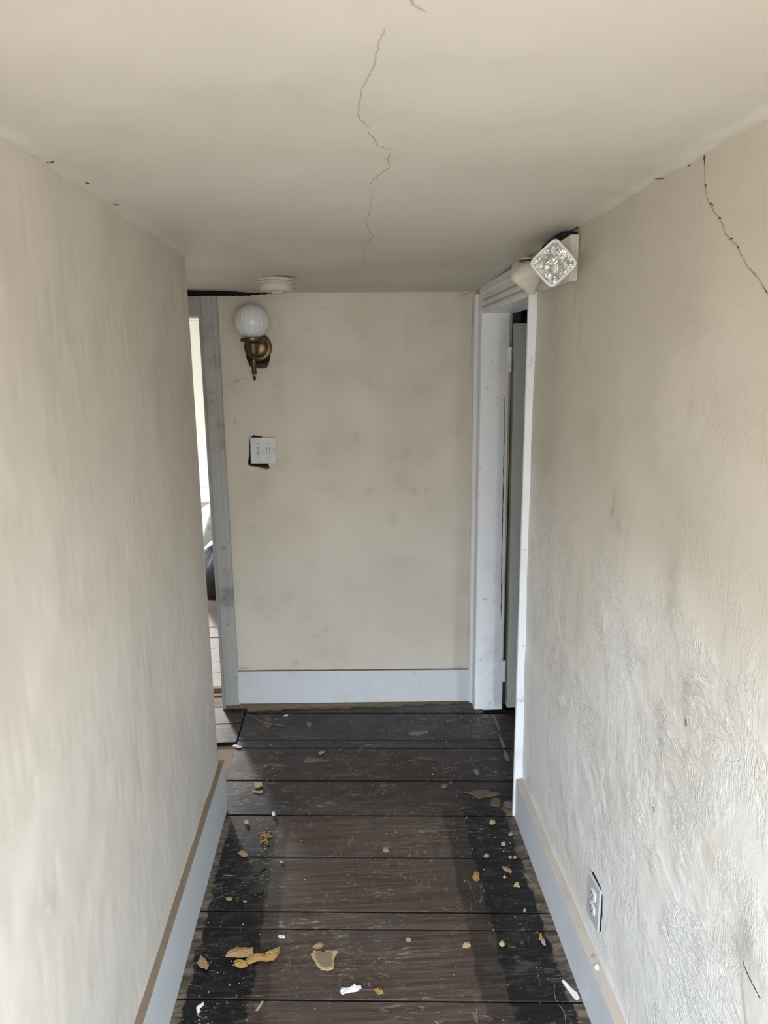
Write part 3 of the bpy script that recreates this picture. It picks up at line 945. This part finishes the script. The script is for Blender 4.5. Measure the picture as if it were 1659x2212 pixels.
MB().lathe([(.010, -.052), (.0125, -.046), (.0115, -.038), (.013, -.034)], 24, Tg).build('neck', M['brass_dark'], LAMP, 35)
MB().lathe([(.0095, -.112), (.0115, -.110), (.0100, -.106), (.0095, -.052), (.011, -.051)], 20, Tg).build('tube', M['brass'], LAMP, 35)
MB().lathe([(.004, -.114), (.003, -.119), (.0062, -.124), (.0072, -.129), (.005, -.135), (.001, -.1365)], 16, Tg).build('finial', M['plastic_dark'], LAMP, 35)
gr = .0705
gp = []
for k in range(25):
    a = math.radians(-62 + (90 + 62) * k / 24)
    gp.append((max(.0008, gr * math.cos(a)), .1005 + gr * 1.0 * math.sin(a)))
MB().lathe([(.030, .0345)] + gp, 120, Tg, .014, 24).build('globe', M['globe'], LAMP, 60)
for sx in (-1, 1):
    MB().lathe([(.001, .0), (.0045, .0), (.005, .003), (.003, .006), (.001, .0065)], 12, Matrix.Translation((sx * .036, -.014, .006)) @ RX).build('screw', M['plastic_dark'], LAMP, 40)
hole = [(-.054, -.03), (-.050, -.052), (-.044, -.066), (-.040, -.080), (-.026, -.084), (-.012, -.086), (.0, -.088), (.016, -.089), (.030, -.086), (.038, -.078), (.042, -.066), (.048, -.05), (.05, -.03)]
MB().prism([(x + LAMP.location.x, z + LAMP.location.z) for x, z in hole], 'y', YB - .0040, YB + .01).build('broken_plaster', M['exposed'], wall_back)
MB().prism([(x * .98 + LAMP.location.x, z * .78 + LAMP.location.z) for x, z in hole], 'y', YB - .0050, YB + .01).build('plaster_hole', M['shade_fill'], wall_back)

# ---- double switch plate
q0, q1 = Bp(541, 945), Bp(597, 1000)
SW = empty('light_switch', ((q0.x + q1.x) / 2, YB - .004, (q0.z + q1.z) / 2), (math.radians(1.0), math.radians(.9), math.radians(-1.5)))
tag(SW, 'white double switch plate on the end wall below the lamp', 'light switch')
hw, hh = .0555, .0575
MB().box(-hw, hw, -.0085, -.001, -hh, hh, .0025, 2).build('plate', M['plastic_white'], SW)
MB().box(-.0275, -.0165, -.0092, -.0083, -.0135, .0135).build('slot', M['plastic_dark'], SW)
MB().raw([(-.0265, -.009, -.009), (-.0175, -.009, -.009), (-.0175, -.009, .0125), (-.0265, -.009, .0125), (-.0255, -.020, .004), (-.0185, -.020, .004), (-.0185, -.017, .011), (-.0255, -.017, .011)],
         [(0, 1, 5, 4), (1, 2, 6, 5), (2, 3, 7, 6), (3, 0, 4, 7), (4, 5, 6, 7), (0, 1, 2, 3)]).build('toggle', M['plastic_white'], SW)
MB().box(.0155, .0285, -.0092, -.0083, -.0125, .0125).build('slot', M['plastic_dark'], SW)
MB().box(.0165, .0275, -.0110, -.0085, -.0118, .0118, .001).build('filler', M['plastic_white'], SW)
for sx in (-.022, .022):
    for sz in (-.030, .030):
        MB().lathe([(.0032, 0), (.003, .001), (.001, .0013)], 12, Matrix.Translation((sx, -.0083, sz)) @ RX).build('screw', M['plastic_grey'], SW)
c = SW.location
MB().prism([(c.x + a, c.z + b) for a, b in [(-.057, .055), (-.060, .02), (-.061, -.02), (-.067, -.035), (-.066, -.055), (-.050, -.066), (-.02, -.069), (.012, -.071), (.020, -.064), (.022, -.05), (.0, .04), (-.005, .062), (-.030, .064), (-.038, .068), (-.046, .063)]], 'y', YB - .0042, YB + .01).build('plaster_hole', M['shade_fill'], wall_back)
MB().prism([(c.x + a, c.z + b) for a, b in [(-.060, -.03), (-.071, -.05), (-.070, -.062), (-.055, -.070), (-.02, -.074), (.0, -.08), (.018, -.083), (.024, -.078), (.018, -.062)]], 'y', YB - .0036, YB + .01).build('broken_plaster', M['exposed'], wall_back)

# ---- smoke detector
sd = onZ(598, 604, 1.893)
SM = empty('smoke_detector', (sd.x, sd.y, float(ceil_z(sd.x, sd.y)) - .001), (math.radians(1.0), math.radians(1.2), 0))
tag(SM, 'round white smoke detector on the ceiling before the end wall', 'smoke detector')
MB().lathe([(.060, .004), (.0695, .003), (.0710, -.003), (.0695, -.0065), (.062, -.0070)], 56).build('mounting_ring', M['plastic'], SM, 35)
MB().lathe([(.0615, -.0065), (.0615, -.0085), (.0665, -.0088), (.0668, -.0125), (.0640, -.0150), (.0585, -.0155), (.0585, -.0185)], 56).build('vent_ring', M['plastic'], SM, 35)
MB().lathe([(.060, -.018), (.0605, -.020), (.0605, -.036), (.059, -.041), (.054, -.044), (.010, -.046)], 56).build('cover', M['plastic'], SM, 35)
MB().lathe([(.024, -.045), (.024, -.050), (.021, -.052), (.002, -.0525)], 32, Matrix.Translation((.004, -.002, 0))).build('test_button', M['plastic'], SM, 35)

# ---- emergency light with two lamp heads
EY0, EY1 = 1.832, 2.110
EM = empty('emergency_light', (XR, (EY0 + EY1) / 2, 1.844), (math.radians(0), 0, 0))
tag(EM, 'cream twin-head emergency light on the right wall under the ceiling', 'emergency light')
L2 = (EY1 - EY0) / 2
MB().box(-.024, -.0005, -L2, L2, -.056, .056, .003, 2).build('back_box', M['cream_plastic'], EM)
MB().raw([(-.024, -L2 + .004, -.052), (-.024, L2 - .004, -.052), (-.024, L2 - .004, .052), (-.024, -L2 + .004, .052), (-.046, -L2 + .03, -.040), (-.046, L2 - .03, -.040), (-.046, L2 - .03, .040), (-.046, -L2 + .03, .040)],
         [(0, 1, 5, 4), (1, 2, 6, 5), (2, 3, 7, 6), (3, 0, 4, 7), (4, 5, 6, 7), (0, 1, 2, 3)]).build('front_cover', M['cream_plastic'], EM)


def head_mtx(pos, axis, roll):
    q = Vector(axis).normalized().to_track_quat('Z', 'Y').to_matrix().to_4x4()
    return Matrix.Translation(Vector(pos) - EM.location) @ q @ Matrix.Rotation(roll, 4, 'Z')


def lamp_head(pos, axis, roll, rim_mat):
    m = head_mtx(pos, axis, roll)
    hd = MB().loft([(.010, .010, 2, -.058), (.020, .020, 2, -.056), (.0275, .0275, 2.0, -.049), (.0335, .0335, 2.1, -.037), (.038, .038, 2.5, -.023), (.041, .041, 3.4, -.010), (.0427, .0427, 5.0, .0), (.0430, .0430, 6, .004)], 40, m).build('lamp_head', M['cream_plastic'], EM, 45)
    rim = MB().loft([(.0430, .0430, 6, .0042), (.0445, .0445, 6, .006), (.0445, .0445, 6, .011), (.043, .043, 6, .0135), (.0385, .0385, 6, .0135), (.0380, .0380, 6, .0115)], 40, m, (True, True)).build('lens_rim', M[rim_mat], hd, 45)
    # prismatic lens: a field of small pyramids and ribbed borders
    v, f = [], []
    n = 9; s = .0375
    for j in range(n):
        for i in range(n):
            x0, x1 = -s + 2 * s * i / n, -s + 2 * s * (i + 1) / n
            y0, y1 = -s + 2 * s * j / n, -s + 2 * s * (j + 1) / n
            b = len(v)
            rim_row = j == 0 or j == n - 1
            v += [(x0, y0, .0118), (x1, y0, .0118), (x1, y1, .0118), (x0, y1, .0118), ((x0 + x1) / 2 + random.uniform(-.001, .001), (y0 + y1) / 2 + random.uniform(-.001, .001), .0118 + random.uniform(.0008, .003))]
            f += [(b, b + 1, b + 4), (b + 1, b + 2, b + 4), (b + 2, b + 3, b + 4), (b + 3, b, b + 4)]
    MB().raw(v, f, m).build('lens', M['lens'], hd)
    return hd


MB().prism([(1.850, 1.900), (1.90, 1.899), (2.00, 1.899), (2.075, 1.9005), (2.06, 1.9065), (2.00, 1.9115), (1.93, 1.9145), (1.88, 1.9135), (1.855, 1.909)], 'x', .553, .60).build('gap_shade', M['shade_fill'], ceiling)  # black wedge put in for the shade between housing and ceiling
p1 = onY(1196, 569, 1.800)
lamp_head(p1, (-.30, -.95, -.12), math.radians(42), 'plastic_white')
p2 = onY(1141, 594, 2.01)
lamp_head(p2 + Vector((0, .02, 0)), (-.50, .66, -.56), math.radians(40), 'cream_plastic')
MB().tube([(-.044, (p1.y + .055) - EM.location.y, p1.z - EM.location.z - .002), ((p1.x + XR - .05) / 2 - EM.location.x + .02, p1.y + .05 - EM.location.y, p1.z - EM.location.z), (p1.x - EM.location.x + .006, p1.y + .04 - EM.location.y, p1.z - EM.location.z)], [.013, .012, .012], 14).build('swivel', M['cream_plastic'], EM, 40)
MB().tube([(-.044, p2.y - EM.location.y, p2.z - EM.location.z + .018), (p2.x - EM.location.x + .012, p2.y - EM.location.y, p2.z - EM.location.z + .016)], [.013, .012], 14).build('swivel', M['cream_plastic'], EM, 40)
pc = onY(1136, 563, 1.995) - EM.location
MB().lathe([(.017, -.0012), (.0195, -.001), (.0195, .001), (.017, .0012)], 28, Matrix.Translation(pc)).build('collar', M['plastic_dark'], EM, 40)
MB().lathe([(.0185, .0012), (.0190, .003), (.0165, .0065), (.010, .0085), (.002, .009)], 28, Matrix.Translation(pc)).build('swivel_cap', M['cream_plastic'], EM, 40)

# ---- wall outlet
oc_ = onX(1284, 1947, XR)
OU = empty('wall_outlet', (XR - float(d_right(oc_.y, oc_.z)) - .001, oc_.y, oc_.z), (0, 0, math.radians(3.0)))
tag(OU, 'grey-white double wall outlet low on the right wall', 'wall outlet')
MB().box(-.0075, -.0005, -.0365, .0365, -.058, .058, .0028, 2).build('plate', M['plastic_grey'], OU)
RY = Matrix.Rotation(math.radians(-90), 4, 'Y')
for sz in (-.0195, .0195):
    so = MB().loft([(.0135, .0165, 3.2, 0), (.0135, .0165, 3.2, .0022), (.0125, .0155, 3.2, .003)], 24, Matrix.Translation((-.0072, 0, sz)) @ RY).build('socket', M['plastic_white'], OU, 40)
    for sy in (-.006, .006):
        MB().box(-.0108, -.0101, sy - .0011, sy + .0011, sz - .001, sz + .007).build('slot', M['plastic_dark'], so)
    MB().lathe([(.0022, 0), (.0022, .0006)], 10, Matrix.Translation((-.0102, 0, sz - .008)) @ RY).build('ground_hole', M['plastic_dark'], so)
MB().lathe([(.0032, 0), (.003, .001), (.001, .0013)], 12, Matrix.Translation((-.0073, 0, 0)) @ RY).build('screw', M['plastic_white'], OU)
L = OU.location
MB().prism([(L.y + a, L.z + b) for a, b in [(-.041, .02), (-.039, .045), (-.030, .0605), (.005, .0615), (.030, .060), (.0395, .03), (.039, .0), (.036, -.03), (-.02, -.05), (-.038, -.056), (-.044, -.045), (-.0415, -.02), (-.045, .0)]], 'x', L.x - .0004, XR + .02).build('plaster_hole', M['shade_fill'], wall_right)

# ---- bags in the bright room
def bag(name, loc, prof, mat, lab, seed, wr):
    rng = random.Random(seed)
    n = 72
    v, f = [], []
    for r, z in prof:
        for i in range(n):
            a = 2 * math.pi * i / n
            k = 1 + wr * math.sin(3 * a + z * 9 + seed) + wr * .7 * math.sin(7 * a - z * 14) + wr * .55 * math.sin(13 * a + z * 31) + rng.uniform(-.02, .02)
            v.append((r * k * math.cos(a), r * k * math.sin(a), max(0.0, z + wr * .08 * math.sin(5 * a + seed)) if z > .02 else z))
    for q in range(len(prof) - 1):
        for i in range(n):
            j = (i + 1) % n
            f.append((q * n + i, q * n + j, (q + 1) * n + j, (q + 1) * n + i))
    f.append(tuple(range(n))); f.append(tuple(range((len(prof) - 1) * n, len(prof) * n)))
    o = mesh_obj(name, v, f, mat, None, 50)
    o.location = loc
    return tag(o, lab, 'bag')


bag('garbage_bag', (-.83, 4.93, 0), [(.20, 0), (.27, .02), (.285, .10), (.275, .20), (.24, .29), (.18, .345), (.10, .375), (.04, .385)], M['bag_black'], 'black plastic garbage bag on the floor beyond the bright doorway', 2, .05)
bag('plastic_bag', (-1.06, 5.62, 0), [(.16, 0), (.24, .02), (.26, .12), (.25, .24), (.20, .36), (.14, .44), (.06, .50), (.02, .52)], M['bag_white'], 'crumpled white plastic bag behind the black garbage bag', 5, .10)

# ---- glue and paint left on the boards (parts of the floor)
def patch(pix, mat, name='glue_patch', t=.0009, parent=floor, z=.0012):
    P = [onZ(x, y) for x, y in pix]
    mb = MB().prism([(p.x, p.y) for p in P], 'z', -.002, z + t)
    return mb.build(name, M[mat], parent)


patch([(1003, 1712), (1018, 1711), (1033, 1706), (1036, 1709), (1050, 1706), (1060, 1711), (1073, 1712), (1080, 1717), (1062, 1720), (1045, 1722), (1036, 1726), (1027, 1722), (1021, 1726), (1023, 1717)], 'glue')
patch([(1061, 1727), (1068, 1724), (1080, 1726), (1081, 1734), (1078, 1742), (1060, 1740)], 'glue')
patch([(1083, 1746), (1095, 1748), (1108, 1750), (1110, 1757), (1100, 1757), (1090, 1753)], 'glue')
patch([(1088, 1733), (1100, 1732), (1112, 1735), (1112, 1745), (1098, 1744), (1090, 1741)], 'glue_grey')
patch([(567, 1550), (578, 1549), (587, 1554), (585, 1558), (574, 1558)], 'glue')
patch([(568, 1561), (580, 1560), (588, 1564), (587, 1568), (576, 1572), (569, 1568)], 'glue')
patch([(660, 1560), (672, 1561), (673, 1567), (668, 1572), (662, 1566)], 'glue_grey')
patch([(660, 1640), (668, 1636), (680, 1638), (700, 1641), (714, 1643), (708, 1646), (690, 1646), (668, 1648), (655, 1646)], 'glue')
for P in ([(1062, 1543), (1068, 1545), (1075, 1560), (1080, 1575), (1078, 1580), (1071, 1566)], [(1076, 1584), (1081, 1590), (1088, 1604), (1092, 1614), (1086, 1616), (1080, 1600)], [(1087, 1620), (1095, 1626), (1101, 1642), (1094, 1645), (1088, 1634)]):
    patch(P, 'glue_grey')
patch([(1040, 1546), (1052, 1544), (1058, 1548), (1050, 1552), (1042, 1551)], 'glue_grey')
patch([(1022, 1664), (1031, 1662), (1035, 1668), (1034, 1675), (1027, 1673)], 'glue_grey')
patch([(955, 1696), (963, 1694), (966, 1699), (961, 1702), (954, 1700)], 'glue_grey')
patch([(970, 1689), (976, 1688), (977, 1692), (971, 1693)], 'glue')
for _p in ([(546, 1866), (556, 1863), (572, 1866), (574, 1874), (562, 1882), (552, 1890), (545, 1884), (549, 1875)], [(540, 1916), (552, 1912), (567, 1916), (569, 1925), (556, 1929), (550, 1935), (541, 1926)]):
    patch(_p, 'stain', 'glue_stain', .0003)
patch([(880, 1584), (900, 1580), (922, 1579), (925, 1583), (905, 1586), (888, 1589)], 'glue_grey')
# dirt ledge along the end skirting
rng = random.Random(3)
top = [(-.50 + 1.05 * k / 30, YB - .0165) for k in range(31)]
bot = [(-.50 + 1.05 * k / 30, YB - .026 - .030 * rng.random() ** 2) for k in range(30, -1, -1)]
lg = MB().prism(top + bot, 'z', -.002, .0055).build('dirt_ledge', M['ledge'], floor)
for v in lg.data.vertices:
    if v.co.z > 0: v.co.z = .003 + (.020 * (.556 - v.co.x) / 1.096 if v.co.y > YB - .018 else .0015)
MB().box(-.535, .552, YB - .0125, YB + .004, -.003, .03).build('packing_strip', M['ledge'], bb_back)

# ---- scraps lying on the boards
def solid(name, pix, mat, h, lab, cat='scrap', group=None, curl=.4, seed=0, z0=.0016, rise=0.0):
    """irregular piece with thickness from its outline on the boards"""
    rng = random.Random(seed)
    P = [onZ(x, y) for x, y in pix]
    c = sum(P, Vector()) / len(P)
    n = len(P)
    # refine outline
    Q = []
    for i in range(n):
        a, b = P[i], P[(i + 1) % n]
        Q += [a, a.lerp(b, .5) + Vector((rng.uniform(-1, 1), rng.uniform(-1, 1), 0)) * (a - b).length * .07]
    n = len(Q)
    v = []
    zb = [z0 + h * curl * max(0, rng.uniform(-.6, 1)) for _ in range(n)]
    for i in range(n): v.append((Q[i].x - c.x, Q[i].y - c.y, zb[i]))
    for i in range(n): v.append(((Q[i].x - c.x) * .97, (Q[i].y - c.y) * .97, zb[i] + h * rng.uniform(.45, .75)))
    for i in range(n): v.append(((Q[i].x - c.x) * .6 + rng.uniform(-.1, .1) * h, (Q[i].y - c.y) * .6, z0 + h * rng.uniform(.75, 1.15) + rise))
    v.append((0, 0, z0 + h * rng.uniform(.8, 1.2) + rise)); v.append((0, 0, z0))
    f = []
    for i in range(n):
        j = (i + 1) % n
        f += [(i, j, n + j, n + i), (n + i, n + j, 2 * n + j, 2 * n + i), (2 * n + i, 2 * n + j, 3 * n), (i, j, 3 * n + 1)]
    o = mesh_obj(name, v, f, M[mat])
    o.location = (c.x, c.y, 0)
    return tag(o, lab, cat, group)


# big torn foam scrap, in three layers
fs = empty('foam_scrap', onZ(545, 2045))
tag(fs, 'large torn ochre foam scrap lying across the black border and brown boards', 'scrap')


def layer(pix, mat, h, z0, seed, name='foam_layer'):
    o = solid(name, pix, mat, h, None, None, None, .25, seed, z0)
    del_keys = [k for k in ('label', 'category') if k in o]
    for k in del_keys: del o[k]
    o.parent = fs; o.location -= fs.location
    return o


layer([(487, 2072), (498, 2059), (511, 2053), (530, 2055), (548, 2054), (549, 2067), (534, 2071), (515, 2073)], 'foam_tan', .010, .006, 1)
layer([(530, 2078), (541, 2069), (560, 2065), (575, 2068), (592, 2068), (605, 2056), (600, 2068), (592, 2077), (575, 2080), (560, 2077), (545, 2084), (534, 2084)], 'foam', .012, .0016, 2)
layer([(505, 2082), (513, 2077), (526, 2080), (536, 2083), (534, 2090), (520, 2093), (508, 2090)], 'foam', .010, .0016, 3)
layer([(573, 2068), (585, 2062), (606, 2055), (603, 2062), (592, 2068)], 'foam_tan', .004, .013, 4, 'foam_flap')

ft_ = empty('foam_sheet', onZ(702, 2068))
tag(ft_, 'flat tan foam sheet fragment with a dirty top in the middle of the floor', 'scrap')
fs = ft_
layer([(671, 2063), (677, 2057), (690, 2056), (699, 2060), (706, 2056), (718, 2056), (731, 2057), (727, 2063), (723, 2070), (721, 2080), (720, 2095), (708, 2099), (694, 2096), (684, 2088), (679, 2077)], 'cream_chip', .005, .0016, 6, 'foam_rim')
layer([(681, 2063), (692, 2060), (700, 2063), (712, 2061), (719, 2065), (718, 2080), (716, 2092), (706, 2095), (695, 2092), (687, 2084), (682, 2073)], 'foam_grey', .0018, .0066, 7, 'dirty_top')
solid('foam_chip', [(675, 2049), (682, 2043), (689, 2040), (699, 2041), (699, 2046), (692, 2050), (684, 2051)], 'foam_tan', .007, 'small tan foam chip touching the far edge of the foam sheet', seed=8)

solid('foam_chip', [(426, 2083), (434, 2069), (446, 2075), (452, 2087), (447, 2097), (434, 2092)], 'foam_tan', .008, 'squarish tan foam chip beside the left skirting board', seed=9)
solid('paper_scrap', [(735, 2147), (737, 2138), (748, 2139), (760, 2137), (764, 2129), (770, 2134), (780, 2132), (781, 2138), (772, 2143), (758, 2145), (750, 2148), (740, 2152)], 'white_chip', .007, 'crumpled white paper scrap in the middle of the near boards', curl=.7, seed=10)
solid('paper_sliver', [(1213, 2123), (1217, 2121), (1232, 2136), (1247, 2150), (1252, 2158), (1247, 2163), (1238, 2156), (1224, 2138)], 'white_chip', .007, 'long white sliver beside the right skirting board', curl=.6, seed=11)
solid('paper_sliver', [(425, 2188), (424, 2180), (429, 2174), (440, 2168), (440, 2173), (432, 2180), (434, 2190), (428, 2191)], 'white_chip', .006, 'bent white sliver on the black border near the left skirting', curl=.6, seed=12)
solid('wood_splinter', [(552, 2185), (560, 2172), (567, 2163), (570, 2165), (564, 2176), (556, 2186)], 'beige_chip', .003, 'pale wood splinter on the nearest board', seed=13)
solid('plaster_chip', [(600, 2024), (608, 2022), (616, 2024), (616, 2029), (606, 2029)], 'white_chip', .004, 'small white plaster chip between the two foam pieces', seed=14)
solid('foam_crumb', [(808, 2140), (816, 2136), (824, 2141), (828, 2148), (817, 2151), (812, 2146)], 'foam', .006, 'ochre foam crumb right of the crumpled paper', seed=15)
solid('foam_chip', [(1020, 1898), (1026, 1886), (1034, 1888), (1036, 1902), (1030, 1907)], 'foam', .008, 'upright ochre foam chip on the right black border', seed=16)
solid('foam_chip', [(1084, 1874), (1094, 1877), (1106, 1884), (1104, 1888), (1094, 1885), (1087, 1880)], 'foam_tan', .006, 'elongated ochre foam chip near the right skirting, level with another chip', seed=17)
solid('plaster_chip', [(1109, 1917), (1113, 1911), (1121, 1909), (1120, 1914), (1123, 1918), (1116, 1918)], 'cream_chip', .007, 'cream plaster chip on the right black border above the outlet line', seed=18)
solid('plaster_lump', [(999, 2044), (1004, 2039), (1013, 2040), (1017, 2046), (1008, 2050), (1000, 2050)], 'cream_chip', .009, 'cream plaster lump at the inner edge of the right border', seed=19)
solid('plaster_lump', [(1078, 2040), (1084, 2036), (1090, 2040), (1090, 2046), (1083, 2047), (1078, 2044)], 'cream_chip', .010, 'round cream plaster lump on the right border', seed=20)
solid('foam_sliver', [(1164, 2030), (1166, 2021), (1170, 2019), (1172, 2030), (1170, 2034), (1164, 2032)], 'foam', .007, 'narrow ochre foam sliver beside the right skirting', seed=21)
solid('plaster_flake', [(1168, 2036), (1173, 2026), (1178, 2036), (1179, 2044), (1173, 2043)], 'beige_chip', .003, 'dusty beige flake beside the narrow ochre sliver', seed=22)
solid('plaster_lump', [(1057, 1779), (1061, 1774), (1066, 1775), (1070, 1779), (1063, 1783), (1058, 1782)], 'cream_chip', .009, 'cream lump on the right border farthest from the viewer', seed=23)
solid('plaster_lump', [(1082, 1826), (1086, 1821), (1091, 1824), (1091, 1829), (1084, 1830)], 'cream_chip', .008, 'small cream lump on the right border, second from the far end', seed=24)
solid('plaster_chip', [(1098, 1806), (1103, 1799), (1107, 1803), (1105, 1808)], 'beige_chip', .006, 'beige chip against the right skirting near the far lumps', seed=25)
solid('plaster_flake', [(1044, 1851), (1050, 1846), (1057, 1850), (1056, 1853), (1047, 1854)], 'beige_chip', .004, 'beige flake lying on a board seam at the right border', seed=26)
for k, (x, y) in enumerate([(1102, 1854), (1112, 1854)]):
    solid('plaster_crumb', [(x - 4, y), (x, y - 3), (x + 4, y), (x, y + 3)], 'cream_chip', .005, ('small cream crumb on the seam by the right skirting, left one of a close pair', 'small cream crumb on the seam by the right skirting, right one of a close pair')[k], 'crumb', 'crumbs on the right seam', seed=27 + k)
solid('foam_flake', [(513, 1846), (520, 1840), (528, 1841), (535, 1848), (533, 1853), (522, 1851)], 'foam_tan', .006, 'ochre flake on the left border beside the seam', seed=30)
solid('plaster_pebble', [(527, 1778), (532, 1775), (537, 1777), (537, 1781), (529, 1781)], 'cream_chip', .008, 'small cream pebble on the left border', seed=31)
solid('plaster_bit', [(588, 1764), (589, 1758), (593, 1756), (595, 1762), (593, 1766)], 'white_chip', .010, 'white plaster bit standing on a seam at the left border', seed=32)
solid('plaster_lump', [(549, 1700), (551, 1695), (558, 1696), (565, 1694), (567, 1700), (560, 1704), (552, 1703)], 'cream_chip', .012, 'tan plaster lump on the left, farthest along the floor', seed=33)
solid('plaster_flake', [(543, 1709), (552, 1711), (562, 1709), (569, 1708), (566, 1714), (554, 1713)], 'beige_chip', .002, 'thin beige flake just before the tan lump on the left', seed=34)
solid('plaster_chip', [(501, 1613), (508, 1611), (514, 1613), (522, 1616), (512, 1617)], 'white_chip', .006, 'white chip beside the bare board at the left corner', seed=35)
solid('plaster_chip', [(612, 1549), (617, 1546), (622, 1546), (620, 1550)], 'white_chip', .005, 'white chip in front of the end skirting board', seed=36)
solid('plaster_flake', [(688, 1627), (692, 1624), (702, 1625), (697, 1629), (692, 1632)], 'beige_chip', .003, 'beige flake on the second far board', seed=37)
solid('plaster_flake', [(826, 1838), (831, 1834), (838, 1835), (841, 1840), (833, 1843)], 'beige_chip', .003, 'round beige flake in the middle of the brown boards', seed=38)
solid('plaster_bit', [(603, 1863), (608, 1861), (613, 1862), (611, 1865), (605, 1866)], 'cream_chip', .004, 'cream bit at the inner edge of the left border', seed=39)
solid('foam_flake', [(488, 1943), (495, 1939), (502, 1942), (500, 1947), (490, 1946)], 'foam_tan', .004, 'small ochre flake on the left border, larger of two', seed=40)
solid('foam_flake', [(524, 1948), (530, 1947), (534, 1949), (528, 1951)], 'foam_tan', .003, 'small ochre flake on the left border, smaller of two', seed=41)
solid('dust_clump', [(876, 2030), (881, 2026), (888, 2030), (887, 2035), (879, 2036)], 'beige_chip', .003, 'dusty clump on the near brown boards, right of centre', seed=42)
solid('plaster_crumb', [(1130, 1969), (1134, 1965), (1137, 1969), (1134, 1973)], 'cream_chip', .005, 'cream crumb beside the right skirting just before a seam', 'crumb', seed=43)
solid('plaster_crumb', [(1086, 1897), (1090, 1894), (1094, 1897), (1090, 1900)], 'cream_chip', .005, 'tiny cream crumb between two ochre chips on the right border', 'crumb', seed=44)

# plaster crumbs resting on the right skirting board
def lump(name, p, r, mat, lab, seed):
    rng = random.Random(seed)
    n = 9
    v = [(r * 1.0 * math.cos(6.283 * i / n) * rng.uniform(.7, 1.1), r * 1.6 * math.sin(6.283 * i / n) * rng.uniform(.7, 1.1), 0) for i in range(n)]
    v += [(x * .75, y * .75, r * rng.uniform(.6, .95)) for x, y, z in v[:n]]
    v += [(0, 0, r * 1.1)]
    f = [tuple(range(n))] + [(i, (i + 1) % n, n + (i + 1) % n, n + i) for i in range(n)] + [(n + i, n + (i + 1) % n, 2 * n) for i in range(n)]
    o = mesh_obj(name, v, f, M[mat])
    o.location = p
    return tag(o, lab, 'chip')


q = onX(1290, 2086, .576)
lump('plaster_chunk', (.576, q.y, .1492), .006, 'white_chip', 'white plaster chunk on top of the right skirting board', 5)
q = onX(1281, 2066, .577)
lump('plaster_chunk', (.577, q.y, .1492), .004, 'beige_chip', 'smaller beige plaster chunk on the right skirting board, behind the white one', 6)

# crumbled foam on the left border
rng = random.Random(11)
mb = MB()
for k in range(95):
    px, py = 572 + rng.gauss(0, 5.5), 1808 + rng.gauss(0, 9.5)
    p = onZ(px, py); r = rng.uniform(.0012, .0042)
    v = [(p.x + r * math.cos(a + k) * rng.uniform(.6, 1.1), p.y + r * math.sin(a + k) * rng.uniform(.6, 1.1), .0008) for a in (0, 1.25, 2.5, 3.75, 5)]
    v += [(p.x + rng.uniform(-.3, .3) * r, p.y + rng.uniform(-.3, .3) * r, .001 + r * rng.uniform(.8, 1.6))]
    mb.raw(v, [(0, 1, 5), (1, 2, 5), (2, 3, 5), (3, 4, 5), (4, 0, 5), (0, 1, 2, 3, 4)])
cf = mb.build('foam_crumbs', M['foam'])
tag(cf, 'patch of crumbled ochre foam on the left black border', 'crumbs', kind='stuff')
# fine plaster grit over the boards
mb = MB()
for k in range(420):
    y = rng.uniform(1.30, 3.05)
    x = rng.uniform(-.45, .54)
    if rng.random() < .55: x = rng.choice((rng.uniform(-.45, -.28), rng.uniform(.33, .54)))
    r = rng.choice((.0006, .0008, .001, .0014, .0022)) * rng.uniform(.7, 1.2)
    a0 = rng.random() * 6
    v = [(x + r * math.cos(a0 + a), y + r * math.sin(a0 + a) * .8, .0008) for a in (0, 2.1, 4.2)] + [(x, y, .001 + r * 1.1)]
    mb.raw(v, [(0, 1, 3), (1, 2, 3), (2, 0, 3), (0, 1, 2)])
gt_ = mb.build('plaster_grit', M['white_chip'])
tag(gt_, 'fine pale plaster grit scattered over the floorboards', 'grit', kind='stuff')
# loose threads
def thread(pix, lab, r=.0007):
    P = [onZ(x, y) + Vector((0, 0, .0022)) for x, y in pix]
    Q = []
    for i in range(len(P) - 1):
        for k in range(5):
            t = k / 5
            p0, p1, p2, p3 = P[max(i - 1, 0)], P[i], P[i + 1], P[min(i + 2, len(P) - 1)]
            Q.append(.5 * ((2 * p1) + (-p0 + p2) * t + (2 * p0 - 5 * p1 + 4 * p2 - p3) * t * t + (-p0 + 3 * p1 - 3 * p2 + p3) * t ** 3))
    Q.append(P[-1])
    return tag(MB().tube(Q, r, 6).build('loose_thread', M['beige_chip'], None, 60), lab, 'thread')


thread([(1198, 2128), (1197, 2140), (1199, 2156), (1204, 2165)], 'pale loose thread on the right border near the long white sliver')
thread([(1208, 2172), (1216, 2184), (1221, 2198), (1222, 2211)], 'pale curved thread at the lower right of the floor')
thread([(1130, 1886), (1140, 1898), (1150, 1908), (1158, 1918)], 'thin pale thread beside the right skirting board')
thread([(530, 1543), (548, 1550), (566, 1560), (590, 1565), (616, 1569)], 'thin pale thread on the farthest boards at the left')
